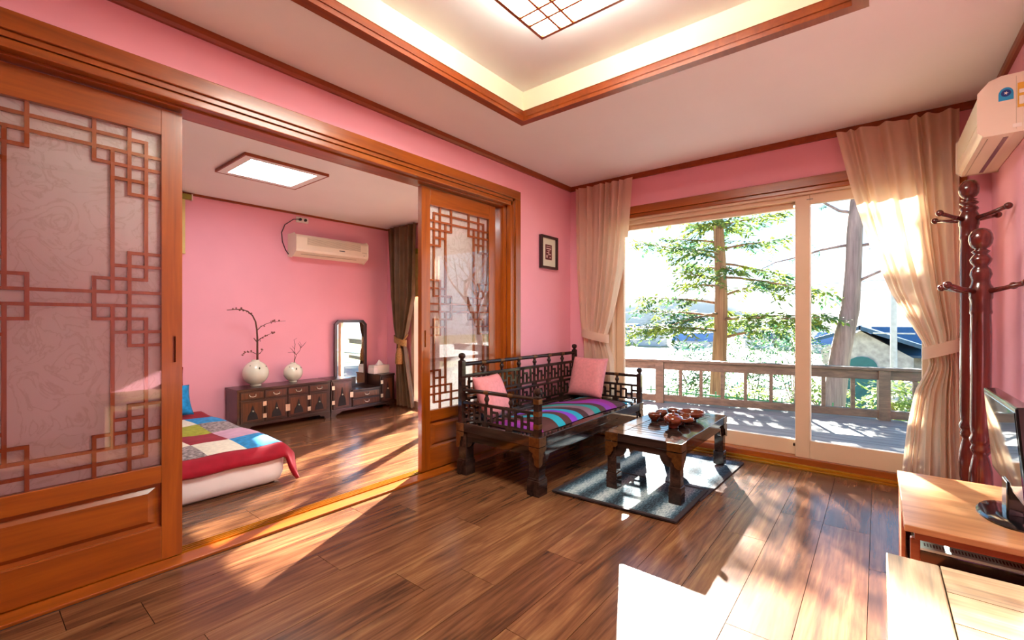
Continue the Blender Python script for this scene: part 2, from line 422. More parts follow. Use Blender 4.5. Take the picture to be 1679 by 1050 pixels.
# walls
T = .12
struct('wall_left', MB().box(XD, 0, OY1+.06, YW+.2, -.1, H+.3).box(XD, 0, YB-.1, OY0-.06, -.1, H+.3).box(-.15, 0, OY0-.06, OY1+.06, OZ+.06, H+.3), 'wall_pink', 'pink painted wall with the wide sliding door opening', 'wall')
struct('wall_right', MB().box(RX, RX+T, YB-.1, YW+.2, -.1, H+.3), 'wall_pink', 'pink painted wall behind the television and coat stands', 'wall')
WX0, WX1, WZ = .42, 2.80, 2.08
struct('wall_front', MB().box(0, WX0, YW, YW+.2, -.1, H+.3).box(WX1, RX, YW, YW+.2, -.1, H+.3).box(WX0, WX1, YW, YW+.2, WZ, H+.3), 'wall_pink', 'pink painted wall around the balcony window', 'wall')
struct('wall_back', MB().box(0, RX+T, YB-T, YB, -.1, H+.3), 'wall_pink', 'pink painted wall closing the living room behind the viewer', 'wall')
struct('wall_bedroom_left', MB().box(BX-T, BX, BYB-.1, BYW+.2, -.1, BH+.2), 'wall_pink', 'pink bedroom wall behind the long low cabinets', 'wall')
BW0, BW1, BWZ = -2.15, -.42, 1.95
struct('wall_bedroom_front', MB().box(BX, BW0, BYW, BYW+.18, -.1, BH+.2).box(BW1, XD, BYW, BYW+.18, -.1, BH+.2).box(BW0, BW1, BYW, BYW+.18, BWZ, BH+.2), 'wall_pink', 'pink bedroom wall with the window behind the brown curtain', 'wall')
struct('wall_bedroom_back', MB().box(BX-T, XD, BYB-T, BYB, -.1, BH+.2), 'wall_pink', 'pink bedroom wall beyond the bed', 'wall')
# ceiling with tray
TX0, TX1, TY0, TY1, TZ = .575, 2.375, -1.6, 2.41, 2.635
q = MB().box(0, TX0, YB, YW, H, H+.35).box(TX1, RX, YB, YW, H, H+.35).box(TX0, TX1, YB, TY0, H, H+.35).box(TX0, TX1, TY1, YW, H, H+.35)
ce = struct('ceiling', q, 'ceiling_paper', 'warm white ceiling with a recessed wooden-edged tray', 'ceiling')
MB().box(TX0, TX1, TY0, TY1, TZ, TZ+.05).build('tray_top', 'ceiling_paper', ce)
q = MB().box(TX0, TX0+.012, TY0, TY1, H+.02, TZ).box(TX1-.012, TX1, TY0, TY1, H+.02, TZ).box(TX0, TX1, TY1-.012, TY1, H+.02, TZ).box(TX0, TX1, TY0, TY0+.012, H+.02, TZ)
q.build('tray_side', 'tray_cream', ce)
struct('ceiling', MB().box(BX, -.15, BYB, BYW, BH, BH+.2), 'ceiling_paper', 'white bedroom ceiling', 'ceiling')
# tray trim: flat board under the ceiling and an inner moulding
def ring(x0, x1, y0, y1, w, z0, z1):
    q = MB()
    def corner_prism(p):
        q.prism(p, 'z', z0, z1)
    o = [(x0, y0), (x1, y0), (x1, y1), (x0, y1)]; i_ = [(x0+w, y0+w), (x1-w, y0+w), (x1-w, y1-w), (x0+w, y1-w)]
    for k in range(4): corner_prism([o[k], o[(k+1) % 4], i_[(k+1) % 4], i_[k]])
    return q
tt = struct('trim_1', ring(.54, 2.41, TY0-.035, 2.445, .055, H-.014, H+.012), 'crown_wood', 'orange-brown wooden edge of the ceiling tray', 'trim', bevel=.002)
ring(.565, 2.385, TY0-.01, 2.42, .034, H+.012, H+.048).build('inner_moulding', 'crown_wood', tt, bevel=.004)
# crown mouldings
struct('trim_2', MB().prism([(0, H-.045), (.016, H-.045), (.022, H-.03), (.022, H), (0, H)], 'y', YB, YW), 'crown_wood', 'brown crown moulding along the wall with sliding doors', 'trim')
struct('trim_3', MB().prism([(YW, H-.045), (YW-.016, H-.045), (YW-.022, H-.03), (YW-.022, H), (YW, H)], 'x', .0, RX), 'crown_wood', 'brown crown moulding above the balcony window', 'trim')
struct('trim_4', MB().prism([(RX, H-.045), (RX-.016, H-.045), (RX-.022, H-.03), (RX-.022, H), (RX, H)], 'y', YB, YW-.02), 'crown_wood', 'brown crown moulding above the air conditioner', 'trim')
struct('trim_5', MB().box(BX, BX+.014, BYB, BYW, BH-.022, BH).box(BX, XD, BYW-.014, BYW, BH-.022, BH), 'crown_wood', 'thin brown crown moulding of the bedroom', 'trim')
struct('baseboard_left', MB().box(0, .012, 3.10, YW, 0, .07), 'door_wood', 'narrow wooden baseboard behind the bench', 'baseboard', bevel=.002)
struct('baseboard_right', MB().box(RX-.012, RX, YB, YW, 0, .07), 'door_wood', 'narrow wooden baseboard on the right wall', 'baseboard', bevel=.002)
struct('baseboard_bedroom', MB().box(BX, BX+.012, BYB, BYW, 0, .06).box(BX, BW0, BYW-.012, BYW, 0, .06), 'crown_wood', 'narrow wooden baseboard of the bedroom', 'baseboard', bevel=.002)

# door casing (header and jambs) of the wide opening
cs = struct('trim_6', MB().box(0, .028, OY0-.2, 3.09, 2.142, 2.213), 'door_wood', 'orange wooden casing around the wide sliding door opening', 'trim', bevel=.003)
MB().box(0, .028, 3.02, 3.09, 0, 2.142).build('side_casing', 'door_wood_v', cs, bevel=.003)
MB().box(0, .014, OY0-.2, 3.02, 2.118, 2.142).build('header_step', 'door_wood', cs, bevel=.002)
MB().box(-.03, .018, OY0-.2, 2.99, 2.078, 2.112).build('header_step', 'door_wood', cs, bevel=.005)
MB().box(-.15, -.03, OY0, 2.925, 2.068, 2.14).build('head_jamb', 'door_wood', cs, bevel=.002)
MB().box(-.002, .014, 2.995, 3.02, 0, 2.142).build('side_step', 'door_wood_v', cs, bevel=.002)
MB().box(-.03, .018, 2.962, 2.99, 0, 2.11).build('side_step', 'door_wood_v', cs, bevel=.005)
MB().box(XD, -.03, 2.925, 2.962, 0, 2.14).build('side_jamb', 'door_wood_v', cs, bevel=.002)
MB().box(XD, -.03, OY0-.058, OY0, 0, 2.068).build('side_jamb', 'door_wood_v', cs, bevel=.002)
MB().box(-.03, .018, OY0-.06, OY0-.015, 0, 2.078).build('side_step', 'door_wood_v', cs, bevel=.005)
MB().box(0, .028, OY0-.17, OY0-.06, 0, 2.142).build('side_casing', 'door_wood_v', cs, bevel=.003)
MB().box(-.162, -.15, OY0-.06, 2.925, 2.068, 2.13).box(XD-.02, XD, 2.925, 3.0, 0, 2.062).build('bedroom_casing', 'door_wood', cs, bevel=.002)
# threshold with tracks
th = struct('trim_7', MB().box(-.070, .026, OY0-.2, 3.09, -.1, .013), 'door_wood', 'orange wooden threshold under the sliding doors', 'trim', bevel=.004)
MB().box(.026, .035, OY0-.2, 3.09, -.1, -.001).build('floor_joint', 'black_iron', th)
MB().box(XD+.055, -.070, OY0-.06, 2.96, -.1, .006).build('track_bed', 'gold_metal', th)
for x in (-.092, -.112, -.132, -.150):
    bar('track_rail', 'gold_metal', th, x-.003, x+.003, OY0, 2.93, .006, .014)

# ------------------------------------------------------------------ sliding lattice doors
ZS = dict(gt=1.939, h1=1.889, h2=1.83, h3=1.77, h4=1.71, h5=1.65, m1=1.393, m2=1.335, m3=1.278, m4=1.22, m5=1.162, m6=1.105, m7=1.047, m8=.988,
          b1=.727, b2=.67, b3=.612, b4=.553, b5=.494, gb=.442)
def lattice_door(name, y0, handle_side, label):
    W_ = .795; yc = y0+W_/2; xf = -.076; xb = -.116
    d = thing(name, label, 'door', (xf-.02, yc, .014), kind='structure')
    sw = .078
    hy = y0+W_-.032 if handle_side > 0 else y0+.032
    for ya_, yb_, pocket in ((y0, y0+sw, handle_side < 0), (y0+W_-sw, y0+W_, handle_side > 0)):
        if not pocket:
            MB().box(xb, xf, ya_, yb_, .014, 2.06).build('stile', 'door_wood_v', d, bevel=.003); continue
        O = [(ya_, .014), (yb_, .014), (yb_, 2.06), (ya_, 2.06)]; I = [(hy-.007, .905), (hy+.007, .905), (hy+.007, 1.025), (hy-.007, 1.025)]
        vs = [(xf, *p) for p in O]+[(xf, *p) for p in I]+[(xf-.016, *p) for p in I]+[(xb, *p) for p in O]
        fs = []
        for k_ in range(4):
            n_ = (k_+1) % 4; fs += [(k_, n_, 4+n_, 4+k_), (4+k_, 4+n_, 8+n_, 8+k_), (k_, n_, 12+n_, 12+k_)]
        MB().verts(vs, fs+[(12, 13, 14, 15)]).build('stile', 'door_wood_v', d)
        MB().verts([(xf-.0158, *p) for p in I], [(0, 1, 2, 3)]).build('finger_pull', 'door_wood_v', d)
    a, b_ = y0+sw, y0+W_-sw
    MB().box(xb, xf, a, b_, ZS['gt'], 2.06).build('rail', 'door_wood', d, bevel=.003)
    MB().box(xb, xf, a, b_, .362, ZS['gb']).build('rail', 'door_wood', d, bevel=.003)
    MB().box(xb, xf, a, b_, .014, .165).build('rail', 'door_wood', d, bevel=.003)
    # raised panel
    q = MB(); zo0, zo1, e_ = .165, .362, .03
    q.verts([(xf-.016, a, zo0), (xf-.016, b_, zo0), (xf-.016, b_, zo1), (xf-.016, a, zo1),
             (xf-.018, a+.018, zo0+.018), (xf-.018, b_-.018, zo0+.018), (xf-.018, b_-.018, zo1-.018), (xf-.018, a+.018, zo1-.018),
             (xf-.006, a+.018+e_, zo0+.018+e_*.6), (xf-.006, b_-.018-e_, zo0+.018+e_*.6), (xf-.006, b_-.018-e_, zo1-.018-e_*.6), (xf-.006, a+.018+e_, zo1-.018-e_*.6),
             (xb+.004, a, zo0), (xb+.004, b_, zo0), (xb+.004, b_, zo1), (xb+.004, a, zo1)],
            [(0, 1, 5, 4), (1, 2, 6, 5), (2, 3, 7, 6), (3, 0, 4, 7), (4, 5, 9, 8), (5, 6, 10, 9), (6, 7, 11, 10), (7, 4, 8, 11), (8, 9, 10, 11), (15, 14, 13, 12)])
    q.build('panel', 'door_wood', d)
    MB().verts([(xb+.010, a, ZS['gb']), (xb+.010, b_, ZS['gb']), (xb+.010, b_, ZS['gt']), (xb+.010, a, ZS['gt'])], [(0, 1, 2, 3)]).build('paper_pane', 'paper', d)
    MB().verts([(xf-.005, a, ZS['gb']), (xf-.005, b_, ZS['gb']), (xf-.005, b_, ZS['gt']), (xf-.005, a, ZS['gt'])], [(0, 1, 2, 3)]).build('glass_pane', 'door_glass', d)
    # lattice
    col = dict(c=.0955, d=.1535, e=.2095, f=.2675, g=(b_-a)/2)
    bw = .0066; bx0, bx1 = xb+.012, xb+.026
    def hz(z, u0, u1): bar('lattice_bar', 'lattice_wood', d, bx0, bx1, yc+u0, yc+u1, ZS[z]-bw, ZS[z]+bw)
    def vt(u, za, zb): bar('lattice_bar', 'lattice_wood', d, bx0, bx1+.0015, yc+u-bw, yc+u+bw, min(ZS[za], ZS[zb])-(0 if zb == 'gb' else bw), max(ZS[za], ZS[zb])+(0 if za == 'gt' else bw))
    G_ = col['g']
    for z in ('h2', 'm4', 'm5', 'b4'): hz(z, -G_, G_)
    for z in ('h1', 'b5'): hz(z, -col['f']-bw, col['f']+bw)
    for z, p0, p1 in (('h3', 'c', 'g'), ('h4', 'd', 'f'), ('h5', 'e', 'g'), ('m1', 'e', 'g'), ('m2', 'd', 'g'), ('m3', 'c', 'f'), ('m6', 'c', 'f'), ('m7', 'd', 'g'), ('m8', 'e', 'g'), ('b1', 'e', 'g'), ('b2', 'd', 'f'), ('b3', 'c', 'g')):
        hz(z, col[p0]-bw, col[p1]); hz(z, -col[p1], -col[p0]+bw)
    for p, za, zb in (('c', 'gt', 'h3'), ('c', 'm3', 'm6'), ('c', 'b3', 'gb'), ('d', 'h2', 'm4'), ('d', 'm5', 'b4'), ('e', 'gt', 'h5'), ('e', 'm1', 'm8'), ('e', 'b1', 'gb'), ('f', 'h1', 'm3'), ('f', 'm6', 'b5')):
        vt(col[p], za, zb); vt(-col[p], za, zb)
    return d
lattice_door('door_1', -.136, 1, 'sliding wooden lattice door with cream paper pane beside the bed')
lattice_door('door_2', 2.078, -1, 'sliding wooden lattice door with shiny pane behind the bench end')

# ------------------------------------------------------------------ balcony window
wi = thing('window_1', 'large sliding balcony window with beige frames and two panes', 'window', (1.6, YW+.05, 0), kind='structure')
MB().box(WX0-.07, WX1+.07, YW-.024, YW, 2.08, 2.15).build('head_casing', 'door_wood_x', wi, bevel=.003)
MB().box(WX0, WX1, YW-.012, YW+.02, 2.046, 2.08).build('head_step', 'door_wood_x', wi, bevel=.006)
MB().box(WX0-.07, WX0, YW-.02, YW, 0, 2.08).build('side_casing', 'door_wood_v', wi, bevel=.003)
MB().box(WX1, WX1+.07, YW-.02, YW, 0, 2.08).build('side_casing', 'door_wood_v', wi, bevel=.003)
MB().box(WX0, WX1, YW, YW+.19, 2.03, 2.06).build('outer_frame', 'pvc', wi)
MB().box(WX0, WX0+.05, YW, YW+.19, 0, 2.03).build('outer_frame', 'pvc', wi)
MB().box(WX1-.05, WX1, YW, YW+.19, 0, 2.03).build('outer_frame', 'pvc', wi)
MB().box(WX0, WX1, YW-.004, YW+.19, -.05, .072).build('sill', 'door_wood_x', wi, bevel=.003)
MB().box(WX0, WX1, YW+.03, YW+.09, 2.0, 2.03).build('head_track', 'pvc', wi)
def sash(x0, x1, y0, y1, sl, sr, zt, zb, z0=.072, z1=2.03):
    s_ = MB().box(x0, x0+sl, y0, y1, z0, z1).build('sash', 'pvc', wi, bevel=.004)
    off = wi
    q = MB().box(x1-sr, x1, y0, y1, z0, z1); o = q.build('sash_stile', 'pvc', wi, bevel=.004)
    MB().box(x0+sl, x1-sr, y0, y1, zt, z1).build('sash_rail', 'pvc', wi, bevel=.003)
    MB().box(x0+sl, x1-sr, y0, y1, z0, zb).build('sash_rail', 'pvc', wi, bevel=.003)
    yy = (y0+y1)/2
    MB().verts([(x0+sl, yy, zb), (x1-sr, yy, zb), (x1-sr, yy, zt), (x0+sl, yy, zt)], [(0, 1, 2, 3)]).build('pane', 'window_glass', wi)
sash(WX0+.05, 2.05, YW+.085, YW+.125, .075, .09, 1.955, .185)
sash(1.957, WX1-.05, YW+.025, YW+.065, .093, .085, 1.96, .205)
bar('latch', 'black_plastic', wi, 1.938, 1.952, YW+.07, YW+.085, 1.955, 1.975)
bar('latch', 'black_plastic', wi, 1.938, 1.952, YW+.07, YW+.085, .14, .16)
bar('latch_slot', 'grey_plastic', wi, 2.03, 2.07, YW+.0235, YW+.026, 1.992, 1.997)
tr = struct('trim_8', MB().box(0, RX, YW-.06, YW-.004, -.05, .012), 'gold_metal', 'gilded metal floor strip along the balcony window', 'trim', bevel=.002)
MB().box(WX0-.07, WX1+.07, YW-.028, YW-.004, .012, .03).build('rail_lip', 'gold_metal', tr, bevel=.003)

# bedroom window
bw_ = thing('window_2', 'bedroom sliding window with beige frames beyond the brown curtain', 'window', (-1.2, BYW+.05, 0), kind='structure')
MB().box(BW0, BW0+.06, BYW, BYW+.15, 0, BWZ).build('outer_frame', 'pvc', bw_); MB().box(BW1-.06, BW1, BYW, BYW+.15, 0, BWZ).build('outer_frame', 'pvc', bw_)
MB().box(BW0, BW1, BYW, BYW+.15, BWZ-.06, BWZ).build('outer_frame', 'pvc', bw_); MB().box(BW0, BW1, BYW, BYW+.15, -.05, .08).build('outer_frame', 'pvc', bw_)
xm = (BW0+BW1)/2
MB().box(xm-.04, xm+.04, BYW+.03, BYW+.07, .08, BWZ-.06).build('sash_stile', 'pvc', bw_)
MB().verts([(BW0+.06, BYW+.08, .08), (xm, BYW+.08, .08), (xm, BYW+.08, BWZ-.06), (BW0+.06, BYW+.08, BWZ-.06)], [(0, 1, 2, 3)]).build('pane', 'window_glass', bw_)
MB().verts([(xm, BYW+.05, .08), (BW1-.06, BYW+.05, .08), (BW1-.06, BYW+.05, BWZ-.06), (xm, BYW+.05, BWZ-.06)], [(0, 1, 2, 3)]).build('pane', 'window_glass', bw_)

struct('bounce_ground', MB().box(-40, 40, -60, YB-.14, -.6, -.35), 'field_pale', 'pale unseen ground added behind the house to bounce light', 'ground')  # out of view; pale ground added to bounce fill light
# added roller blind, cuts off the upper sun through the bedroom window
rb2 = thing('roller_blind', 'pale yellow roller blind added over the bedroom window to cut the sun', 'blind', (-1.28, BYW-.02, 1.9))
MB().box(BW0+.02, BW1-.02, BYW-.03, BYW-.005, 1.93, 1.99).build('headbox', 'blind_green', rb2, bevel=.004)
MB().box(BW0+.03, BW1-.03, BYW-.014, BYW-.012, 1.41, 1.94).build('blind_cloth', 'blind_yellow', rb2)
MB().box(BW0+.03, BW1-.03, BYW-.018, BYW-.006, 1.39, 1.41).build('bottom_bar', 'blind_yellow', rb2, bevel=.003)

# ------------------------------------------------------------------ outdoors: deck, railing, ground
dk = struct('deck', MB().box(-4.5, 6.5, YW+.2, 7.55, -.45, -.215), 'deck_wood', 'weathered timber deck outside the balcony window', 'deck')
k = 0; y = YW+.2
while y < 7.5:
    bar('deck_board', 'deck_wood', dk, -4.5, 6.5, y+.003, min(y+.135, 7.55), -.215, -.18); y += .138
RA = math.atan2(7.516-6.732, 2.843+.846)
RD = Vector((math.cos(RA), math.sin(RA), 0)); RP = Vector((-.846, 6.75, 0))
rl = thing('deck_railing', 'weathered wooden balustrade with square posts around the deck', 'railing', tuple(RP-RD*1.5+Vector((0, 0, -.18))), rz=RA)
def rbar(name, t0, t1, n0, n1, z0, z1, bev=.004):
    MB().box(t0+1.5, t1+1.5, n0, n1, z0+.18, z1+.18).build(name, 'rail_wood', rl, bevel=bev, rel=False)
rbar('hand_rail', -1.5, 7.0, -.07, .09, .455, .49)
rbar('upper_rail', -1.5, 7.0, -.02, .03, .335, .455)
rbar('lower_rail', -1.5, 7.0, -.03, .04, -.155, -.055)
for t_ in (-1.4, .67, 3.42, 5.6): rbar('post', t_-.06, t_+.06, -.055, .06, -.18, .455)
for t_ in (-1.1, -.8, -.5, -.2, .1, .36, .97, 1.26, 1.55, 1.85, 2.17, 2.47, 2.78, 3.1, 3.73, 4.03, 4.35, 4.65, 4.96, 5.27, 5.9): rbar('baluster', t_-.022, t_+.022, -.012, .032, -.055, .335, .002)

def terr(x, y):
    if y < 9: z = -1.3
    elif y < 55: z = -1.3-5.2*((y-9)/46)**1.1
    else: z = -6.5
    z += .18*math.sin(x*.7+y*.4)+.12*math.sin(x*1.9-y*.8) if y < 60 else 0
    return z
ys = [4.3+i*.9 for i in range(30)]+[32+i*4 for i in range(40)]+[200+i*25 for i in range(14)]
xs = [-160+i*8 for i in range(15)]+[-40+i*1.6 for i in range(50)]+[42+i*10 for i in range(13)]
q = MB(); vs = [(x, y, terr(x, y)-(.3 if y < 8 else 0)) for y in ys for x in xs]; n_ = len(xs)
q.verts(vs, [(j*n_+i, j*n_+i+1, (j+1)*n_+i+1, (j+1)*n_+i) for j in range(len(ys)-1) for i in range(n_-1)])
struct('ground', q, 'ground_mat', 'grassy slope and valley floor below the deck', 'ground', smooth='all')
struct('pale_field', MB().box(-150, 100, 58, 118, -6.6, -6.35), 'field_pale', 'bright pale field across the valley', 'field')
def hill(x0, x1, y, h, dep, seed, label):
    rnd = random.Random(seed); ph = [rnd.uniform(0, 6) for _ in range(4)]
    def f(u, v):
        x = x0+(x1-x0)*u; p = .62+.25*math.sin(u*5+ph[0])+.12*math.sin(u*13+ph[1])+.05*math.sin(u*31+ph[2])
        prof = math.sin(math.pi*min(1, v*1.0))**.8 if 0 < v < 1 else 0
        return (x, y+dep*v, -6.6+h*p*prof)
    o = MB().grid(f, 70, 14).build('hill', 'hill_mat', smooth='all'); return tag(o, label, 'hill', kind='structure')
hill(-260, 220, 230, 34, 120, 3, 'low hazy wooded hill across the valley')
hill(-500, 420, 420, 74, 200, 8, 'high hazy ridge on the horizon')

def needle_spray(q, p, d, ln, n, w, rnd, droop=.25):
    up = Vector((0, 0, 1)); side = d.cross(up)
    if side.length < .05: side = Vector((1, 0, 0))
    side.normalize()
    for i in range(n):
        t_ = (i+.5)/n; b0 = p+d*ln*t_; b0.z -= droop*ln*t_*t_
        for s_ in (-1, 1):
            dd = (side*s_*rnd.uniform(.6, 1.)+d*rnd.uniform(.3, .9)+Vector((0, 0, rnd.uniform(-.8, .3)))).normalized()
            l2 = rnd.uniform(.6, 1.2)*w*5; nn = dd.cross(Vector((rnd.uniform(-.4, .4), rnd.uniform(-.4, .4), 1))).normalized()*w*rnd.uniform(.6, 1.)
            a_ = b0; m1 = b0+dd*l2*.5
            q.verts([tuple(a_), tuple(m1+nn), tuple(b0+dd*l2), tuple(m1-nn)], [(0, 1, 2, 3)])
def conifer(name, label, base, h, tr_, spread, z_first, whorls, seed, leaf='needles', bark='bark', lean=(0, 0), sparse=1., w=.018, group=None, custom=None):
    rnd = random.Random(seed); base = Vector(base)
    t = thing(name, label, 'tree', tuple(base), group=group)
    def tp(z): f_ = z/h; return base+Vector((lean[0]*f_+.06*math.sin(f_*9+seed), lean[1]*f_, z))
    K = 14
    q = MB().tube([tp(h*i/K) for i in range(K+1)], [tr_*(1-.8*(i/K)**1.2)*(1.25 if i == 0 else 1) for i in range(K+1)], n=10); q.build('trunk', bark, t, smooth='all')
    qb = MB(); ql = MB()
    for k_ in range(whorls):
        z = z_first+(h*.97-z_first)*k_/(whorls-1); f_ = (z-z_first)/(h-z_first)
        nb = rnd.choice((4, 5, 6)) if sparse > .6 else rnd.choice((2, 3))
        a0 = rnd.uniform(0, 6.3)
        for j in range(nb):
            az = a0+6.283*j/nb+rnd.uniform(-.35, .35); ln = spread*(1-.75*f_)*rnd.uniform(.65, 1.1)
            d = Vector((math.cos(az), math.sin(az), rnd.uniform(-.12, .42))).normalized()
            p0 = tp(z+rnd.uniform(-.28, .28)); pts = []
            for s_ in range(6):
                u_ = s_/5; pts.append(p0+d*ln*u_+Vector((0, 0, -.20*ln*u_*u_+.10*ln*u_**4)))
            r0 = tr_*.17*(1-.6*f_)+.004
            qb.tube(pts, [r0*(1-.85*s_/5) for s_ in range(6)], n=5)
            ns = max(4, int(ln*10*sparse))
            for s_ in range(ns):
                u_ = .22+.78*(s_+rnd.random())/ns; i0 = min(4, int(u_*5)); pp = pts[i0].lerp(pts[i0+1], u_*5-i0)
                if rnd.random() > .92: continue
                for sd_ in (-1, 1):
                    sdv = Vector((-math.sin(az), math.cos(az), 0))*sd_
                    td = (sdv*.8+d*.6+Vector((0, 0, rnd.uniform(-.55, .25)))).normalized()
                    tl = ln*.34*(1-.55*u_)*rnd.uniform(.6, 1.2)+.08
                    needle_spray(ql, pp.copy(), td, tl, max(4, int(tl*18)), w, rnd)
            needle_spray(ql, pts[4].copy(), d, ln*.3, max(5, int(ln*6)), w, rnd)
    qb.build('branches', bark, t, smooth='all')['kind'] = 'stuff'; fo = ql.build('foliage', leaf, t, recalc=False); fo['kind'] = 'stuff'
    return t
conifer('fir_tree', 'tall fir tree with layered yellow-green branches behind the deck railing', (-.27, 10.5, -1.6), 9.0, .165, 2.3, 2.5, 14, 11, w=.032, sparse=.8)
conifer('fir_tree', 'dense fir tree standing in front of the bedroom window', (-4.3, 9.3, -1.6), 8.5, .13, 2.2, 1.6, 10, 31, w=.034, sparse=.5)
# leaning pine on the right with few branches
def pine():
    rnd = random.Random(5)
    t = thing('pine_tree', 'leaning grey-barked pine trunk with sparse twigs outside the sliding pane', 'tree', (1.75, 9.9, -1.5))
    pts = [Vector(p) for p in ((1.75, 9.9, -1.6), (1.80, 9.9, -.6), (1.92, 9.95, .5), (2.06, 10.0, 1.3), (2.10, 10.0, 2.0), (2.12, 10.0, 2.7), (2.20, 10.05, 3.6), (2.05, 10.1, 4.6), (2.1, 10.1, 6.0))]
    MB().tube(pts, [.21, .18, .155, .14, .125, .12, .115, .09, .03], n=12).build('trunk', 'bark_grey', t, smooth='all')
    qb = MB(); ql = MB()
    for z, az, ln in ((3.0, 3.2, 1.4), (2.45, 3.3, 1.5), (2.4, .1, 1.2), (1.75, .05, 1.3), (3.3, 3.0, 1.6), (3.5, .2, 1.6), (3.9, 2.6, 2.0), (4.2, 4.6, 2.0), (4.5, .8, 2.2), (4.8, 3.3, 2.2), (5.2, 1.6, 2.0), (5.5, 5., 1.8), (5.8, 3.9, 1.6)):
        p = min(pts, key=lambda v: abs(v.z-z)).copy(); p.z = z
        b_ = [p]; d = Vector((math.cos(az), math.sin(az)*.6, .12)).normalized()
        for s_ in range(6):
            d = (d+Vector((rnd.uniform(-.35, .35), rnd.uniform(-.35, .35), rnd.uniform(-.3, .3)))).normalized(); b_.append(b_[-1]+d*ln/6)
        qb.tube(b_, [.03*(1-.13*s_) for s_ in range(7)], n=5)
        for s_ in range(2, 7):
            if z < 2 and rnd.random() < .7: continue
            for _ in range(3 if z < 3.4 else 7):
                dd = Vector((rnd.uniform(-1, 1), rnd.uniform(-1, 1), rnd.uniform(-.4, .6))).normalized(); needle_spray(ql, b_[s_]+dd*.05, dd, rnd.uniform(.1, .25), 7, .012, rnd, .1)
    qb.build('branches', 'bark_grey', t, smooth='all')['kind'] = 'stuff'; fo = ql.build('foliage', 'needles_dark', t, recalc=False); fo['kind'] = 'stuff'
pine()
def bare_tree(base, h, seed, label, dens=5):
    rnd = random.Random(seed); t = thing('bare_tree', label, 'tree', base, group='bare trees beside the house')
    q = MB()
    def grow(p, d, ln, r_, lev):
        pts = [p]
        for _ in range(4):
            d = (d+Vector((rnd.uniform(-.22, .22), rnd.uniform(-.22, .22), rnd.uniform(-.1, .16)))).normalized(); pts.append(pts[-1]+d*ln/4)
        q.tube(pts, [r_*(1-.12*i) for i in range(5)], n=7 if lev < 2 else 4, cap=False)
        if lev >= dens: return
        for k_ in range(3 if lev < 4 else 2):
            i = rnd.choice((2, 3, 4)) if k_ else 4
            nd = (d+Vector((rnd.uniform(-.9, .9), rnd.uniform(-.9, .9), rnd.uniform(-.25, .6)))).normalized()
            grow(pts[i], nd, ln*rnd.uniform(.6, .8), r_*.58, lev+1)
    grow(Vector(base), Vector((.05, 0, 1)), h*.3, h*.018, 0)
    q.build('branches', 'bark_grey', t, smooth='all')
bare_tree((7.6, 10.8, -1.4), 8.0, 21, 'bare leafless tree beside the deck, mirrored in the shiny door pane')
def bush(name, label, c, rx, rz, n, leaf, seed, w=.03, stem=True, group=None):
    rnd = random.Random(seed); t = thing(name, label, 'shrub', (c[0], c[1], c[2]), group=group)
    q = MB(); C_ = Vector(c)
    for _ in range(n):
        a = rnd.uniform(0, 6.283); e_ = rnd.uniform(-.3, 1.); rr = rnd.random()**.4
        p = C_+Vector((rx*rr*math.cos(a)*math.cos(e_*1.4), rx*rr*math.sin(a)*math.cos(e_*1.4), rz*(.35+.65*rr*math.sin(e_*1.4))))
        d = Vector((rnd.uniform(-1, 1), rnd.uniform(-1, 1), rnd.uniform(-.4, 1))).normalized()
        needle_spray(q, p, d, w*7, 4, w, rnd, .1)
    fo = q.build('foliage', leaf, t, recalc=False); fo['kind'] = 'stuff'
    q = MB()
    for _ in range(5):
        q.tube([C_+Vector((0, 0, -.1)), C_+Vector((rnd.uniform(-.3, .3)*rx, rnd.uniform(-.3, .3)*rx, rz*.4)), C_+Vector((rnd.uniform(-.8, .8)*rx, rnd.uniform(-.8, .8)*rx, rz*.85))], [.03, .02, .006], n=5)
    q.build('stem', 'bark_grey', t)
def ongr(x, y): return (x, y, terr(x, y)-.05)
bush('pine_shrub', 'young green pine growing behind the fir trunk', ongr(-1.6, 13.3), 1.1, 2.5, 520, 'needles_dark', 1)
bush('pine_shrub', 'young bluish pine at the right of the fir trunk', ongr(-.95, 16.8), 1.3, 2.9, 560, 'needles_dark', 2)
bush('pine_shrub', 'young green pine behind the middle window stile', ongr(-.1, 20.4), 1.4, 3.4, 560, 'needles_dark', 3)
bush('leafy_shrub', 'yellow-green bush below the railing by the fir', ongr(.2, 11.2), 1.0, 1.4, 260, 'bush_leaf', 4)
bush('leafy_shrub', 'yellow-green bush left of the leaning pine', ongr(1.35, 13.6), .9, 1.7, 260, 'bush_leaf', 5)
bush('leafy_shrub', 'green bush at the foot of the leaning pine', ongr(2.75, 11.9), .7, 1.3, 220, 'bush_leaf', 6)
bush('dry_shrub', 'pale dry bush beside the deck by the curtain', ongr(3.5, 10.2), .75, 1.25, 300, 'pale_leaf', 7)
bush('leafy_shrub', 'low dark bush between the fir and the railing', ongr(-.9, 10.4), .6, .9, 180, 'needles_dark', 8)
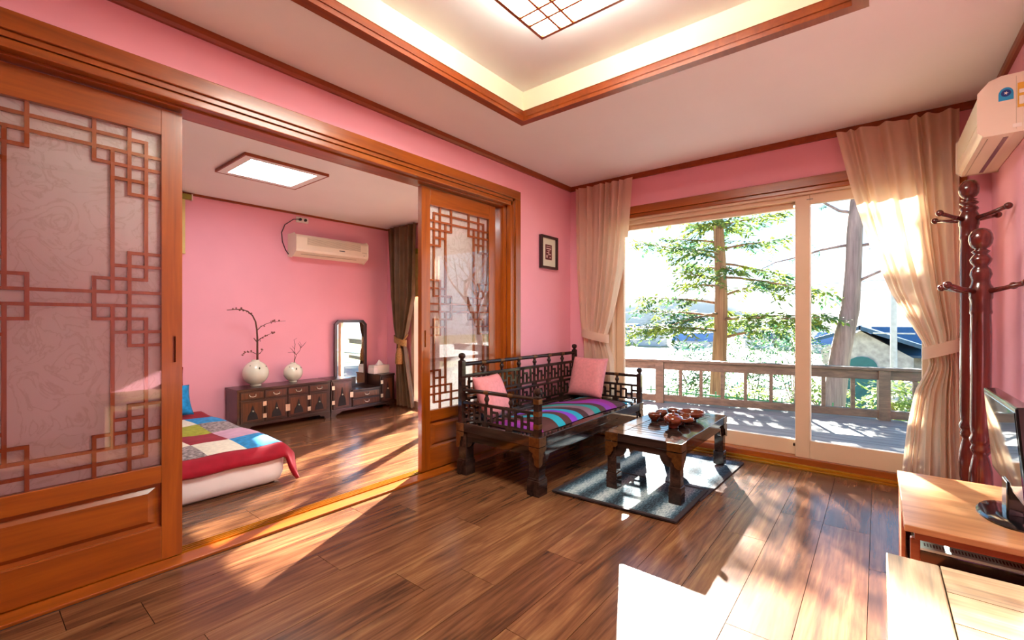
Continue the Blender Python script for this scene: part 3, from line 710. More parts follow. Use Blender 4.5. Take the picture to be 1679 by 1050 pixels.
# mesh fence and tarps
fe = thing('mesh_fence', 'low bright green garden fence behind the railing', 'fence', (0, 9.0, -1.5))
for i in range(26): bar('fence_bar', 'green_mesh', fe, -1.2+i*.18, -1.18+i*.18, 9.0, 9.02, -1.8, -.25)
for z in (-1.5, -.35): bar('fence_rail', 'green_mesh', fe, -1.3, 3.5, 9.02, 9.04, z, z+.03)
for i, (x, y, s_) in enumerate(((1.0, 8.35, .42), (1.98, 8.45, .36))):
    q = MB(); rnd = random.Random(i)
    q.grid(lambda u, v: (x+s_*(u-.5)*2, y+s_*(v-.5), -1.3+1.12*math.sin(math.pi*u)**.7*math.sin(math.pi*v)**.6*(.85+.15*math.sin(u*14+v*9+i)) if 0 < u < 1 and 0 < v < 1 else -1.45), 22, 16)
    tag(q.build('tarpaulin', 'blue_tarp', smooth='all'), ('larger' if i == 0 else 'smaller')+' blue tarpaulin heap just outside the deck railing', 'tarpaulin')
# neighbour house on the right
hs = thing('stone_house', 'grey stone house with blue gable roof beyond the leaning pine', 'house', (2.9, 26, -4))
gx0, gx1, gy, ge = .9, 3.1, 25.0, -.6
q = MB().prism([(gx0, -4.2), (gx1+.5, -4.2), (gx1+.5, ge+.1), (gx0+.95, .62), (gx0-.5, ge+.3)], 'y', gy, gy+3.2); q.build('gable_wall', 'stone_wall', hs)
MB().box(gx1+.5, 7.5, gy+.8, gy+4.2, -4.2, -.35).build('side_wall', 'stone_wall', hs)
MB().prism([(gx0+.90, .86), (gx1+.8, .05), (gx1+.8, -.12), (gx0+.90, .68)], 'y', gy-.3, gy+3.5).build('gable_roof', 'roof_blue', hs)
MB().prism([(gx0+.95, .86), (gx0-.9, .2), (gx0-.9, .05), (gx0+.95, .68)], 'y', gy-.3, gy+3.5).build('gable_roof', 'roof_blue', hs)
MB().prism([(gy+.3, -.4), (gy+2.6, .78), (gy+5., -.4), (gy+5., -.5), (gy+.3, -.5)], 'x', gx1-.9, 7.9).build('long_roof', 'roof_blue', hs)
for x in (4.0, 5.2):
    f_ = MB().box(x, x+.8, gy+.76, gy+.8, -1.6, -.9).build('house_window', 'window_dark', hs); MB().box(x+.42, x+.75, gy+.74, gy+.77, -1.5, -1.0).build('window_pane', 'window_lit_tone', f_)
q = MB(); poly = [(1.35, -3.9), (2.45, -3.9), (2.45, -1.0)]+[(1.9+.55*math.cos(a), -1.0+.5*math.sin(a)) for a in [i*math.pi/8 for i in range(1, 8)]]+[(1.35, -1.0)]
q.prism(poly, 'y', gy-.06, gy).build('arched_door', 'awning_teal', hs)
pl = thing('utility_pole', 'pale concrete utility pole in front of the stone house', 'pole', (2.9, 22, -4.2))
MB().tube([(2.9, 22, -4.2), (2.9, 22, 3.1)], [.13, .09], n=10).build('mast', 'pole_grey', pl, smooth=True)
for z in (2.6, .6): MB().tube([(2.3, 22, z), (3.5, 22, z)], .03, n=6).build('cross_arm', 'pole_grey', pl)
for k_, z in enumerate((2.65, 2.3)):
    tag(MB().tube([(-30+66*i/20, 22.35+k_*.2, z-.9*math.sin(math.pi*((i*3.3) % 33)/33)*.4) for i in range(21)], .012, n=4).build('power_line', 'grey_plastic'), ('upper' if k_ == 0 else 'lower')+' thin power line strung past the utility pole', 'cable')
def far_house(c, w, d, h, rh, roof, label):
    x, y, z = c; t = thing('far_house', label, 'house', c, group='village houses across the valley')
    MB().box(x-w/2, x+w/2, y, y+d, z, z+h).build('wall', 'house_white', t)
    MB().prism([(x-w*.56, z+h), (x+w*.56, z+h), (x+w*.40, z+h+rh), (x-w*.40, z+h+rh)], 'y', y-.4, y+d+.4).build('roof', roof, t)
    for i in range(3): MB().box(x-w*.35+i*w*.27, x-w*.35+i*w*.27+w*.13, y-.05, y, z+h*.35, z+h*.75).build('window', 'window_dark', t)
far_house((-36, 122, -6.5), 9, 7, 2.0, 2.2, 'roof_far', 'white house with bright blue roof across the pale field')
far_house((-50, 128, -6.5), 7, 6, 4.0, 1.6, 'house_white', 'white two-storey house near the far shore, left of the blue roof')
far_house((-60, 132, -6.5), 7, 6, 4.5, 1.8, 'roof_blue', 'white village house with dark blue roof farthest left of the valley')
far_house((-21, 137, -6.5), 10, 7, 2.4, 2.4, 'roof_blue', 'wide white house with slate blue roof behind the fir trunk')
far_house((-3, 126, -6.5), 13, 8, 1.8, 3.0, 'roof_far', 'long low house with blue roof right of the fir trunk')
far_house((16, 137, -6.5), 9, 7, 2.5, 2., 'house_white', 'white house seen past the leaning pine trunk')

# ------------------------------------------------------------------ curtains
def interp(tab, z):
    tab = sorted(tab)
    if z <= tab[0][0]: return tab[0][1]
    for (a, va), (b_, vb) in zip(tab, tab[1:]):
        if z <= b_:
            t_ = (z-a)/(b_-a); return va+(vb-va)*t_
    return tab[-1][1]
def curtain(name, label, left, right, y, z0, z1, folds, amp, mat, tie, seed, group=None, tiemat=None, nu=160, nv=60, sgn=-1):
    """left/right: tables (z, x) of the two edges"""
    rnd = random.Random(seed); ph = [rnd.uniform(0, 6.28) for _ in range(4)]
    t = thing(name, label, 'curtain', ((left[0][1]+right[0][1])/2, y, z0), group=group)
    ztie = tie
    def f(u, v):
        z = z0+(z1-z0)*v; a, b_ = interp(left, z), interp(right, z)
        x = a+(b_-a)*u
        near = math.exp(-((z-ztie)/.10)**2); am = amp*(1-.5*near)*(.75+.25*math.sin(5*u+ph[1]))
        uw = u+.30/folds*math.sin(6.283*1.6*u+ph[0])+.18/folds*math.sin(6.283*3.7*u+ph[2])+.05/folds*math.sin(v*5+ph[3])
        w_ = math.sin(6.283*folds*uw); yy = y+am*w_-.02*near
        return (x, yy, z)
    MB().grid(f, nu, nv).build('drape', mat, t, smooth='all', recalc=False)
    a, b_ = interp(left, ztie)-.012, interp(right, ztie)+.012
    q = MB()
    def g_(u, v):
        th_ = u*2*math.pi; cx, rx = (a+b_)/2, (b_-a)/2
        return (cx+rx*math.cos(th_), y-.02+(.055)*math.sin(th_), ztie-.04+.08*v+.03*math.cos(th_)*(-sgn))
    q.grid(g_, 40, 5).build('tieback', tiemat or mat, t, smooth='all')
    return t
cz0, cz1 = .015, H-.046
curtain('curtain', 'narrow beige curtain tied back beside the bench', [(cz1, .105), (1.6, .12), (1.10, .155), (.93, .20), (.7, .19), (cz0, .18)], [(cz1, .707), (1.91, .668), (1.58, .622), (1.13, .515), (.93, .455), (.73, .52), (cz0, .56)], 3.885, cz0, cz1, 7, .026, 'curtain_beige', .95, 2, 'beige curtains of the balcony window', sgn=1)
curtain('curtain', 'wide beige curtain swept to the side and tied behind the coat stands', [(cz1, 2.215), (2.0, 2.297), (1.61, 2.395), (1.28, 2.504), (.93, 2.672), (.81, 2.690), (.65, 2.623), (.41, 2.585), (cz0, 2.552)], [(cz1, 2.83), (1.03, 2.83), (.93, 2.815), (.8, 2.825), (cz0, 2.87)], 3.865, cz0, cz1, 6, .036, 'curtain_beige', .92, 6, 'beige curtains of the balcony window', sgn=-1)
bc = curtain('curtain', 'brown satin curtain with tassel tieback in the bedroom', [(BH-.024, -2.57), (1.4, -2.52), (1.0, -2.42), (.82, -2.32), (.6, -2.36), (.02, -2.38)], [(BH-.024, -1.93), (1.4, -1.96), (1.0, -2.08), (.82, -2.14), (.5, -2.08), (.02, -1.98)], 3.535, .02, BH-.024, 5, .05, 'curtain_brown', .84, 9, sgn=1, tiemat='tassel_gold')
ta = MB().lathe([(.004, 0), (.018, -.01), (.022, -.03), (.014, -.045), (.03, -.06), (.045, -.12), (.052, -.24), (.045, -.25)], (-2.2, 3.475, .80), 16).build('tassel', 'tassel_gold', bc, smooth=True)
MB().tube([(-2.34, 3.52, .88), (-2.27, 3.48, .82), (-2.2, 3.472, .80), (-2.14, 3.49, .84), (-2.1, 3.53, .92)], .01, n=6).build('cord', 'tassel_gold', bc, smooth=True)

# ------------------------------------------------------------------ ceiling lights
cl = thing('ceiling_light', 'square lattice ceiling light with wooden frame in the ceiling tray', 'ceiling light', (1.475, 1.50, TZ))
lx0, lx1, ly0, ly1 = 1.105, 1.845, 1.13, 1.885
q = MB(); z0, z1 = TZ-.10, TZ-.05
for a in ((lx0, lx1, ly0, ly0+.016), (lx0, lx1, ly1-.016, ly1), (lx0, lx0+.016, ly0+.016, ly1-.016), (lx1-.016, lx1, ly0+.016, ly1-.016)): bar('frame_side', 'door_wood_x', cl, *a, z0, z1)
MB().box(lx0+.016, lx1-.016, ly0+.016, ly1-.016, z0+.012, TZ-.004).build('diffuser', 'lamp_warm', cl)
for f_ in (.16, .26, .74, .84):
    x = lx0+(lx1-lx0)*f_; y = ly0+(ly1-ly0)*f_
    bar('lattice_bar', 'lattice_wood', cl, x-.006, x+.006, ly0+.016, ly1-.016, z0+.002, z0+.011)
    bar('lattice_bar', 'lattice_wood', cl, lx0+.016, lx1-.016, y-.006, y+.006, z0+.001, z0+.010)
cb = thing('ceiling_light', 'flat square panel ceiling light glowing white in the bedroom', 'ceiling light', (-1.39, 1.62, BH))
z0 = BH-.02
for a in ((-1.68, -1.10, 1.31, 1.37), (-1.68, -1.10, 1.87, 1.93), (-1.68, -1.62, 1.37, 1.87), (-1.16, -1.10, 1.37, 1.87)): bar('frame_side', 'ceiling_paper', cb, *a, z0, BH)
for a in ((-1.69, -1.09, 1.30, 1.31), (-1.69, -1.09, 1.93, 1.94), (-1.69, -1.68, 1.31, 1.93), (-1.10, -1.09, 1.31, 1.93)): bar('frame_edge', 'crown_wood', cb, *a, z0-.002, BH)
MB().box(-1.62, -1.16, 1.37, 1.87, z0+.006, BH-.005).build('diffuser', 'lamp_cool', cb)

# ------------------------------------------------------------------ bench
BXa, BXb, BYa, BYb = .10, .815, 2.26, 3.835; SZ = .372
be = thing('bench', 'dark lacquered wooden bench with openwork back and arms', 'bench', ((BXa+BXb)/2, (BYa+BYb)/2, 0))
lw = .086
for (x, y) in ((BXa, BYa), (BXb-lw, BYa), (BXa, BYb-lw), (BXb-lw, BYb-lw)):
    l_ = MB().box(x+.004, x+lw-.004, y+.004, y+lw-.004, .10, .30).build('leg', 'bench_wood', be, bevel=.004)
    MB().box(x-.004, x+lw+.004, y-.004, y+lw+.004, 0, .10).box(x-.001, x+lw+.001, y-.001, y+lw+.001, .10, .112).build('foot', 'bench_wood', l_, bevel=.004)
    q = MB()
    for z in (.03, .055, .08): q.box(x-.0044, x+lw+.0044, y-.0044, y+lw+.0044, z, z+.0025)
    q.build('carved_band', 'bench_wood', l_)
def apron(p0, p1, axis, fixed0, fixed1, ztop, zb, zl, mat, parent, r_=.06):
    """board with curved shoulders between two legs"""
    pts = [(p0, ztop), (p1, ztop), (p1, zl)]
    for i in range(7):
        a = i/6*math.pi/2; pts.append((p1-r_*math.sin(a)*1.0, zl+(zb-zl)*(1-math.cos(a))))
    for i in range(7):
        a = math.pi/2*(1-i/6); pts.append((p0+r_*math.sin(a), zl+(zb-zl)*(1-math.cos(a))))
    pts.append((p0, zl))
    cl_ = [pts[0]]
    for p in pts[1:]:
        if (Vector(p)-Vector(cl_[-1])).length > 1e-5: cl_.append(p)
    if (Vector(cl_[0])-Vector(cl_[-1])).length < 1e-5: cl_.pop()
    return MB().prism(cl_, axis, fixed0, fixed1).build('apron', mat, parent)
for x in (BXa+.012, BXb-.037): apron(BYa+lw-.01, BYb-lw+.01, 'x', x, x+.025, .302, .245, .20, 'bench_wood', be)
for y in (BYa+.012, BYb-.037): apron(BXa+lw-.01, BXb-lw+.01, 'y', y, y+.025, .302, .245, .20, 'bench_wood_x', be)
MB().box(BXa-.006, BXb+.006, BYa-.006, BYa+.06, .306, SZ).build('seat_frame', 'bench_wood_x', be, bevel=.004)
MB().box(BXa-.006, BXb+.006, BYb-.06, BYb+.006, .306, SZ).build('seat_frame', 'bench_wood_x', be, bevel=.004)
MB().box(BXa-.006, BXa+.06, BYa+.06, BYb-.06, .306, SZ).build('seat_frame', 'bench_wood', be, bevel=.004)
MB().box(BXb-.06, BXb+.006, BYa+.06, BYb-.06, .306, SZ).build('seat_frame', 'bench_wood', be, bevel=.004)
MB().box(BXa+.05, BXb-.05, BYa+.05, BYb-.05, .32, SZ-.006).build('seat', 'bench_wood', be)
def post(x, y, z1, nm='post'):
    p = MB().box(x-.02, x+.02, y-.02, y+.02, SZ-.01, z1-.055).build(nm, 'bench_wood', be, bevel=.003)
    MB().lathe([(.020, z1-.055), (.013, z1-.048), (.013, z1-.044), (.023, z1-.034), (.026, z1-.022), (.022, z1-.008), (.01, z1-.001), (.002, z1)], (x, y, 0), 16).build('finial', 'bench_wood', p, smooth=True)
    return p
px0, px1, py0, py1 = BXa+.028, BXb-.018, BYa+.016, BYb-.02
post(px0, py0, .865); post(px0, py1, .865); pf = post(px1, py0, .675); post(px1, py1, .675)
for z in (.42, .50, .575): MB().box(px1-.021, px1+.021, py0-.021, py0+.021, z, z+.032).build('brass_sleeve', 'brass', pf, bevel=.002)
def rail_y(x, y0, y1, z, r_, nm='rail'):
    return MB().tube([(x, y0, z), (x, y1, z)], r_, n=10).build(nm, 'bench_wood', be, smooth=True)
rail_y(px0, py0+.018, py1-.018, .782, .0155, 'top_rail')
MB().box(px0-.011, px0+.011, py0+.018, py1-.018, .682, .708).build('rail', 'bench_wood', be, bevel=.003)
MB().box(px0-.011, px0+.011, py0+.018, py1-.018, .520, .540).build('rail', 'bench_wood', be, bevel=.003)
def spindle(x, y, za, zb):
    h = zb-za
    MB().lathe([(.008, za), (.012, za+.1*h), (.010, za+.2*h), (.016, za+.35*h), (.019, za+.5*h), (.016, za+.65*h), (.010, za+.8*h), (.012, za+.9*h), (.008, zb)], (x, y, 0), 12).build('spindle', 'bench_wood', be, smooth=True)
nsp = 6
for i in range(nsp):
    y = py0+(py1-py0)*(i+1)/(nsp+1); spindle(px0, y, .707, .768)
    MB().tube([(px0, y-.022, .782), (px0, y+.022, .782)], .017, n=10).build('brass_band', 'brass', be, smooth=True)
lb = .0082
def lat(axis, fix, u0, u1, v0, v1, cells):
    """openwork fretwork between two rails"""
    def B(ua, ub, va, vb):
        if axis == 'y': bar('lattice_bar', 'bench_wood', be, fix-.006, fix+.006, ua, ub, va, vb)
        else: bar('lattice_bar', 'bench_wood_x', be, ua, ub, fix-.006, fix+.006, va, vb)
    w = (u1-u0)/cells; h = v1-v0
    for c in range(cells):
        a = u0+c*w
        if c: B(a-.010, a+.010, v0, v1)
        B(a+.25*w-lb, a+.25*w+lb, v0+.18*h, v1); B(a+.5*w-lb, a+.5*w+lb, v0+.18*h, v0+.78*h); B(a+.75*w-lb, a+.75*w+lb, v0+.18*h, v1)
        B(a+.06*w, a+.94*w, v0+.18*h-lb, v0+.18*h+lb)
        B(a+.25*w, a+.52*w, v0+.78*h-lb, v0+.78*h+lb); B(a+.5*w, a+.75*w, v0+.48*h-lb, v0+.48*h+lb)
        B(a+.0*w, a+.25*w, v0+.55*h-lb, v0+.55*h+lb); B(a+.75*w, a+w, v0+.72*h-lb, v0+.72*h+lb)
        B(a+.1*w-lb, a+.1*w+lb, v0, v0+.2*h); B(a+.9*w-lb, a+.9*w+lb, v0, v0+.2*h)
lat('y', px0, py0+.02, py1-.02, .54, .682, 7)
lat('y', px0, py0+.02, py1-.02, .385, .52, 7)
MB().box(px0-.009, px0+.009, py0+.018, py1-.018, SZ, .388).build('rail', 'bench_wood', be)
for y in (py0, py1):
    MB().tube([(px0+.02, y, .603), (px1-.02, y, .603)], .0135, n=10).build('arm_rail', 'bench_wood_x', be, smooth=True)
    MB().box(px0+.02, px1-.02, y-.011, y+.011, .505, .525).build('rail', 'bench_wood_x', be, bevel=.003)
    for f_ in (.36, .68):
        x = px0+(px1-px0)*f_; spindle(x, y, .524, .592)
        MB().tube([(x-.02, y, .603), (x+.02, y, .603)], .015, n=10).build('brass_band', 'brass', be, smooth=True)
    lat('x', y, px0+.02, px1-.02, .372, .505, 3)
# brass corner plates: L and cloud-shaped
def corner_plate(parent, x, y, sx, sy, zt, zb, zc, w=.075, t=.0025):
    def shape(sg): return [(0, zb), (0, zt), (sg*w, zt), (sg*w, zb)]
    def cloud(sg): return [(0, zb-.006), (sg*w*1.0, zb-.006), (sg*w*1.02, zb-.022), (sg*w*.85, zb-.036), (sg*w*.62, zb-.040), (sg*w*.66, zb-.060), (sg*w*.5, zb-.075), (sg*w*.46, zc+.012), (sg*w*.25, zc), (0, zc)]
    q = MB()
    for poly in (shape, cloud):
        py = [(x+u, z) for u, z in poly(-sx)]; q.prism(py, 'y', y, y+sy*t)
        pxx = [(y+u, z) for u, z in poly(-sy)]; q.prism(pxx, 'x', x, x+sx*t)
    q.build('corner_plate', 'brass', parent)
for sx, x in ((1, BXb+.006), (-1, BXa-.006)):
    for sy, y in ((1, BYb+.006), (-1, BYa-.006)): corner_plate(be, x, y, sx, sy, SZ-.004, .312, .19)

# seat pad
def pad_f(top):
    x0, x1, y0, y1 = .27, .755, 2.31, 3.70
    def f(u, v):
        e_ = (1-abs(2*u-1)**8)*(1-abs(2*v-1)**14)
        x = x0+(x1-x0)*u+.012*math.sin(v*9); y = y0+(y1-y0)*v+.008*math.sin(u*8)
        z = SZ+.003+(.024*e_*(.85+.15*math.sin(v*22))+.004*math.sin(v*13+u*5) if top else 0)
        return (x, y, max(z, SZ+.002))
    return f
q = MB().grid(pad_f(1), 40, 90); q.grid(pad_f(0), 40, 90)
tag(q.build('seat_pad', 'pad_cloth', smooth=True), 'thin patchwork seat pad in brown, turquoise and violet on the bench', 'seat pad')
def pillow(name, label, cat, loc, size, thick, rot, mat, flange=None, pin=.10, group=None):
    q = MB(); n = 26
    def f(sg):
        def g_(u, v):
            a, b_ = 2*u-1, 2*v-1
            pinch = 1-pin*(1-abs(a))*abs(b_)**2*.0
            x = a*size[0]/2*(1-pin*(1-b_*b_)*.5); y = b_*size[1]/2*(1-pin*(1-a*a)*.5)
            h = thick/2*max(0, (1-a**4))**.6*max(0, (1-b_**4))**.6
            return (x, y, sg*h)
        return g_
    q.grid(f(1), n, n); q.grid(f(-1), n, n)
    o = q.build(name, mat, smooth='all')
    o.location = loc; o.rotation_euler = rot; tag(o, label, cat, group=group)
    return o
# local z = thickness direction; stand it up
pillow('cushion', 'square pink satin cushion leaning in the far bench corner', 'cushion', (.36, 3.665, .575), (.37, .37), .13, (R(72), 0, R(-4)), 'pillow_pink', group='pink cushions on the bench')
pillow('cushion', 'pink satin cushion leaning on the near arm of the bench', 'cushion', (.245, 2.475, .545), (.32, .32), .12, (0, R(66), R(6)), 'pillow_pink', group='pink cushions on the bench')

# ------------------------------------------------------------------ rugs, tea table, tea set
def rug(x0, x1, y0, y1, z, label, sk=0.):
    t = thing('rug', label, 'rug', ((x0+x1)/2, (y0+y1)/2, 0))
    def quad(a, b_, c, d, z0, z1): return [(a+sk*(c-y0), c, z0)]
    P = lambda x, y: (x+sk*(y-y0)+.0, y+.06*(x-x1))
    def slab(x0, x1, y0_, y1_, z0, z1, nm, mat):
        ps = [P(x0, y0_), P(x1, y0_), P(x1, y1_), P(x0, y1_)]
        MB().prism(ps, 'z', z0, z1).build(nm, mat, t, bevel=.0015)
    b_ = .022
    slab(x0+b_, x1-b_, y0+b_, y1-b_, z, z+.007, 'pile', 'rug_cloth')
    slab(x0, x1, y0, y0+b_, z, z+.008, 'border', 'rug_border'); slab(x0, x1, y1-b_, y1, z, z+.008, 'border', 'rug_border')
    slab(x0, x0+b_, y0+b_, y1-b_, z, z+.008, 'border', 'rug_border'); slab(x1-b_, x1, y0+b_, y1-b_, z, z+.008, 'border', 'rug_border')
rug(.83, 1.61, 2.83, 3.80, .0005, 'dark blue streaky rug under the window end of the tea table', .035)
rug(.83, 1.60, 2.43, 3.02, .0085, 'dark blue streaky rug under the near end of the tea table', .0)
TXa, TXb, TYa, TYb, TT = 1.075, 1.548, 2.655, 3.66, .378; RZ = .0165
tt_ = thing('tea_table', 'low dark lacquered tea table with slatted top and brass corners', 'table', ((TXa+TXb)/2, (TYa+TYb)/2, RZ))
lw = .068
for (x, y) in ((TXa, TYa), (TXb-lw, TYa), (TXa, TYb-lw), (TXb-lw, TYb-lw)):
    l_ = MB().box(x+.003, x+lw-.003, y+.003, y+lw-.003, RZ+.10, .31).build('leg', 'bench_wood', tt_, bevel=.003)
    MB().box(x-.003, x+lw+.003, y-.003, y+lw+.003, RZ, RZ+.10).build('foot', 'bench_wood', l_, bevel=.004)
    q = MB()
    for z in (.04, .06, .085): q.box(x-.0042, x+lw+.0042, y-.0042, y+lw+.0042, RZ+z, RZ+z+.003)
    q.build('carved_band', 'bench_wood', l_)
for x in (TXa+.008, TXb-.03): apron(TYa+lw-.01, TYb-lw+.01, 'x', x, x+.022, .322, .285, .225, 'bench_wood', tt_, .07)
for y in (TYa+.008, TYb-.03): apron(TXa+lw-.01, TXb-lw+.01, 'y', y, y+.022, .322, .285, .225, 'bench_wood_x', tt_, .07)
for a in ((TXa-.006, TXb+.006, TYa-.006, TYa+.085), (TXa-.006, TXb+.006, TYb-.085, TYb+.006)): MB().box(*a, .326, TT).build('top_frame', 'bench_wood_x', tt_, bevel=.003)
for a in ((TXa-.006, TXa+.085, TYa+.085, TYb-.085), (TXb-.085, TXb+.006, TYa+.085, TYb-.085)): MB().box(*a, .326, TT).build('top_frame', 'bench_wood', tt_, bevel=.003)
ns = 15; y0_, y1_ = TYa+.085, TYb-.085; sw_ = (y1_-y0_)/ns
for i in range(ns): bar('slat', 'bench_wood_x', tt_, TXa+.085, TXb-.085, y0_+i*sw_+.007, y0_+(i+1)*sw_-.004, TT-.018, TT-.002)
MB().box(TXa+.08, TXb-.08, y0_, y1_, .326, .345).build('underboard', 'bench_wood', tt_)
for sx, x in ((1, TXb+.006), (-1, TXa-.006)):
    for sy, y in ((1, TYb+.006), (-1, TYa-.006)): corner_plate(tt_, x, y, sx, sy, TT-.002, .326, .225, w=.085)
def lathe_thing(name, label, cat, c, prof, mat, n=28, group=None):
    o = MB().lathe(prof, (0, 0, 0), n, cap=False)
    ob = o.build(name, mat, smooth='all'); ob.location = c; return tag(ob, label, cat, group=group)
def bowl_prof(r_, h, f=.45, t=.004):
    out = [(r_*f*.9, 0), (r_*f, .0), (r_*f*.92, h*.14)]+[(r_*(f+(1-f)*math.sin(i/8*math.pi/2)), h*(.16+.84*(i/8)**1.25)) for i in range(9)]
    inn = [(a-t, max(z, h*.2)) for a, z in reversed(out[3:])]
    return [(.0005, 0)]+out+inn+[(.0005, h*.2)]
tz = TT+.0005
pt = thing('teapot', 'glazed brown teapot with side handle at the front of the tea set', 'teapot', (1.375, 3.03, tz))
MB().lathe([(.001, 0), (.032, 0), (.034, .006), (.030, .010), (.052, .026), (.064, .046), (.062, .064), (.048, .078), (.028, .084)], (1.375, 3.03, tz), 30).build('body', 'teaware', pt, smooth='all')
li = MB().lathe([(.036, .083), (.034, .088), (.018, .094), (.007, .096), (.010, .104), (.011, .110), (.004, .115), (.0005, .115)], (1.375, 3.03, tz), 24, cap=False).build('lid', 'teaware', pt, smooth='all')
MB().tube([(1.42, 3.02, tz+.052), (1.47, 3.005, tz+.060), (1.505, 2.995, tz+.075), (1.515, 2.993, tz+.080)], [.014, .0125, .015, .012], n=12).build('handle', 'teaware', pt, smooth='all')
MB().tube([(1.37, 2.975, tz+.045), (1.366, 2.945, tz+.062), (1.363, 2.925, tz+.082)], [.016, .011, .008], n=12).build('spout', 'teaware', pt, smooth='all')
lathe_thing('tea_bowl', 'widest glazed brown bowl at the back of the tea set', 'bowl', (1.395, 3.33, tz), bowl_prof(.095, .062, .4), 'teaware', group='tea bowls and cups')
lathe_thing('tea_bowl', 'medium brown pouring bowl between teapot and widest bowl', 'bowl', (1.375, 3.175, tz), bowl_prof(.066, .056, .42), 'teaware', group='tea bowls and cups')
lathe_thing('tea_cup', 'small footed brown cup standing nearest the bench', 'cup', (1.20, 3.14, tz), bowl_prof(.045, .055, .5), 'teaware', group='tea bowls and cups')
lathe_thing('tea_cup', 'small brown cup behind the footed cup', 'cup', (1.20, 3.285, tz), bowl_prof(.042, .05, .5), 'teaware', group='tea bowls and cups')
lathe_thing('tea_cup', 'small brown cup beside the widest bowl', 'cup', (1.245, 3.40, tz), bowl_prof(.046, .05, .5), 'teaware', group='tea bowls and cups')

# ------------------------------------------------------------------ picture on the wall
pc = thing('picture_frame', 'small framed dark red seal print on the pink wall', 'picture', (.0, 3.535, 1.74))
y0, y1, z0, z1 = 3.40, 3.675, 1.585, 1.895
for a in ((y0, y1, z0, z0+.022), (y0, y1, z1-.022, z1), (y0, y0+.022, z0+.022, z1-.022), (y1-.022, y1, z0+.022, z1-.022)): bar('frame_side', 'frame_dark', pc, .0, .032, *a)
MB().box(0, .012, y0+.02, y1-.02, z0+.02, z1-.02).build('mount', 'mat_board', pc)
pr = MB().box(.012, .0135, 3.485, 3.592, 1.672, 1.815).build('print', 'print_red', pc)
for a in ((3.50, 3.577, 1.772, 1.782), (3.515, 3.57, 1.757, 1.762), (3.535, 3.545, 1.715, 1.757), (3.505, 3.53, 1.735, 1.742), (3.55, 3.577, 1.72, 1.728), (3.50, 3.52, 1.69, 1.715), (3.555, 3.572, 1.688, 1.70), (3.50, 3.58, 1.795, 1.80)): bar('print_stroke', 'print_pale', pr, .0135, .0142, *a)

# ------------------------------------------------------------------ air conditioners
a1 = thing('air_conditioner', 'white wall air conditioner above the bedroom cabinets', 'air conditioner', (BX, 2.76, 1.78))
x0, x1, y0, y1, z0, z1 = BX, BX+.19, 2.31, 3.20, 1.80, 2.045
MB().prism([(x0, z0+.02), (x0+.10, z0), (x1-.01, z0+.055), (x1, z0+.08), (x1, z1-.03), (x1-.03, z1), (x0, z1)], 'y', y0, y1).build('body', 'ac_white', a1, bevel=.012, seg=3)
gr = MB().box(x1-.002, x1+.003, y0+.13, y1-.1, z0+.135, z1-.035).build('grille', 'ac_vent', a1)
for i in range(7): bar('grille_slat', 'ac_white', gr, x1+.002, x1+.006, y0+.13, y1-.1, z0+.14+i*.0105, z0+.144+i*.0105)
bar('louvre', 'ac_vent', a1, x1-.062, x1-.03, y0+.08, y1-.14, z0+.026, z0+.031)
bar('logo_mark', 'grey_plastic', a1, x1, x1+.002, 2.82, 2.89, z0+.105, z0+.115)
bar('display_line', 'ac_vent', a1, x1, x1+.002, 3.12, 3.185, z0+.118, z0+.124)
bar('button', 'grey_plastic', a1, x1-.004, x1+.0015, 3.14, 3.155, z0+.082, z0+.088)
so_ = thing('wall_socket', 'white double socket with black plug above the bedroom air conditioner', 'socket', (BX, 2.47, 2.245))
MB().box(BX, BX+.012, 2.40, 2.54, 2.205, 2.27).build('plate', 'sticker_white', so_, bevel=.003)
for y in (2.44, 2.50): MB().tube([(BX+.012, y, 2.238), (BX+.03, y, 2.238)], .016, n=12).build('plug' if y < 2.45 else 'socket_hole', 'black_plastic', so_)
(MB().tube([(BX+.028, 2.43, 2.238), (BX+.03, 2.36, 2.225), (BX+.022, 2.27, 2.15), (BX+.02, 2.235, 2.06), (BX+.02, 2.245, 1.96), (BX+.02, 2.28, 1.87), (BX+.02, 2.315, 1.825)], .005, n=6).build('power_cord', 'frame_dark', a1, smooth='all'))
a2 = thing('air_conditioner', 'beige wall air conditioner with stickers above the coat stands', 'air conditioner', (RX, 3.375, 1.95))
x0, x1, y0, y1, z0, z1 = 2.808, RX, 3.0, 3.75, 1.955, 2.205
MB().prism([(x1, z0), (x0+.02, z0), (x0, z0+.02), (x0, z1-.055), (x0+.035, z1-.012), (x0+.07, z1), (x1, z1)], 'y', y0, y1).build('body', 'ac_beige', a2, bevel=.008, seg=3)
MB().box(x0-.003, x0, y0+.05, y1-.03, z0+.07, z1-.06).build('front_panel', 'ac_white', a2)
un = MB().box(x0+.012, x1-.055, y0+.012, y1-.012, z0-.004, z0+.004).build('air_outlet', 'ac_white', a2)
bar('outlet_slot', 'black_plastic', un, x0+.085, x0+.102, y0+.07, y1-.03, z0-.0055, z0-.003)
bar('outlet_slot', 'ac_vent', un, x0+.03, x0+.034, y0+.05, y1-.02, z0-.0055, z0-.003)
bar('end_seam', 'ac_vent', a2, 2.9225, 2.9235, y0-.0012, y0+.004, z0+.006, z1-.006)
st = thing('tmp', None, None) if False else None
q = MB().prism([(2.868, 2.098)]+[(2.8915+.0235*math.cos(a), 2.128+.028*math.sin(a)) for a in [math.pi-i*math.pi/10 for i in range(11)]]+[(2.915, 2.098)], 'y', y0-.0015, y0)
s1_ = q.build('energy_sticker', 'sticker_blue', a2)
MB().prism([(2.8915+.016*math.cos(a), 2.130+.016*math.sin(a)) for a in [i*math.pi/8 for i in range(16)]], 'y', y0-.0022, y0-.001).build('sticker_emblem', 'sticker_navy', s1_)
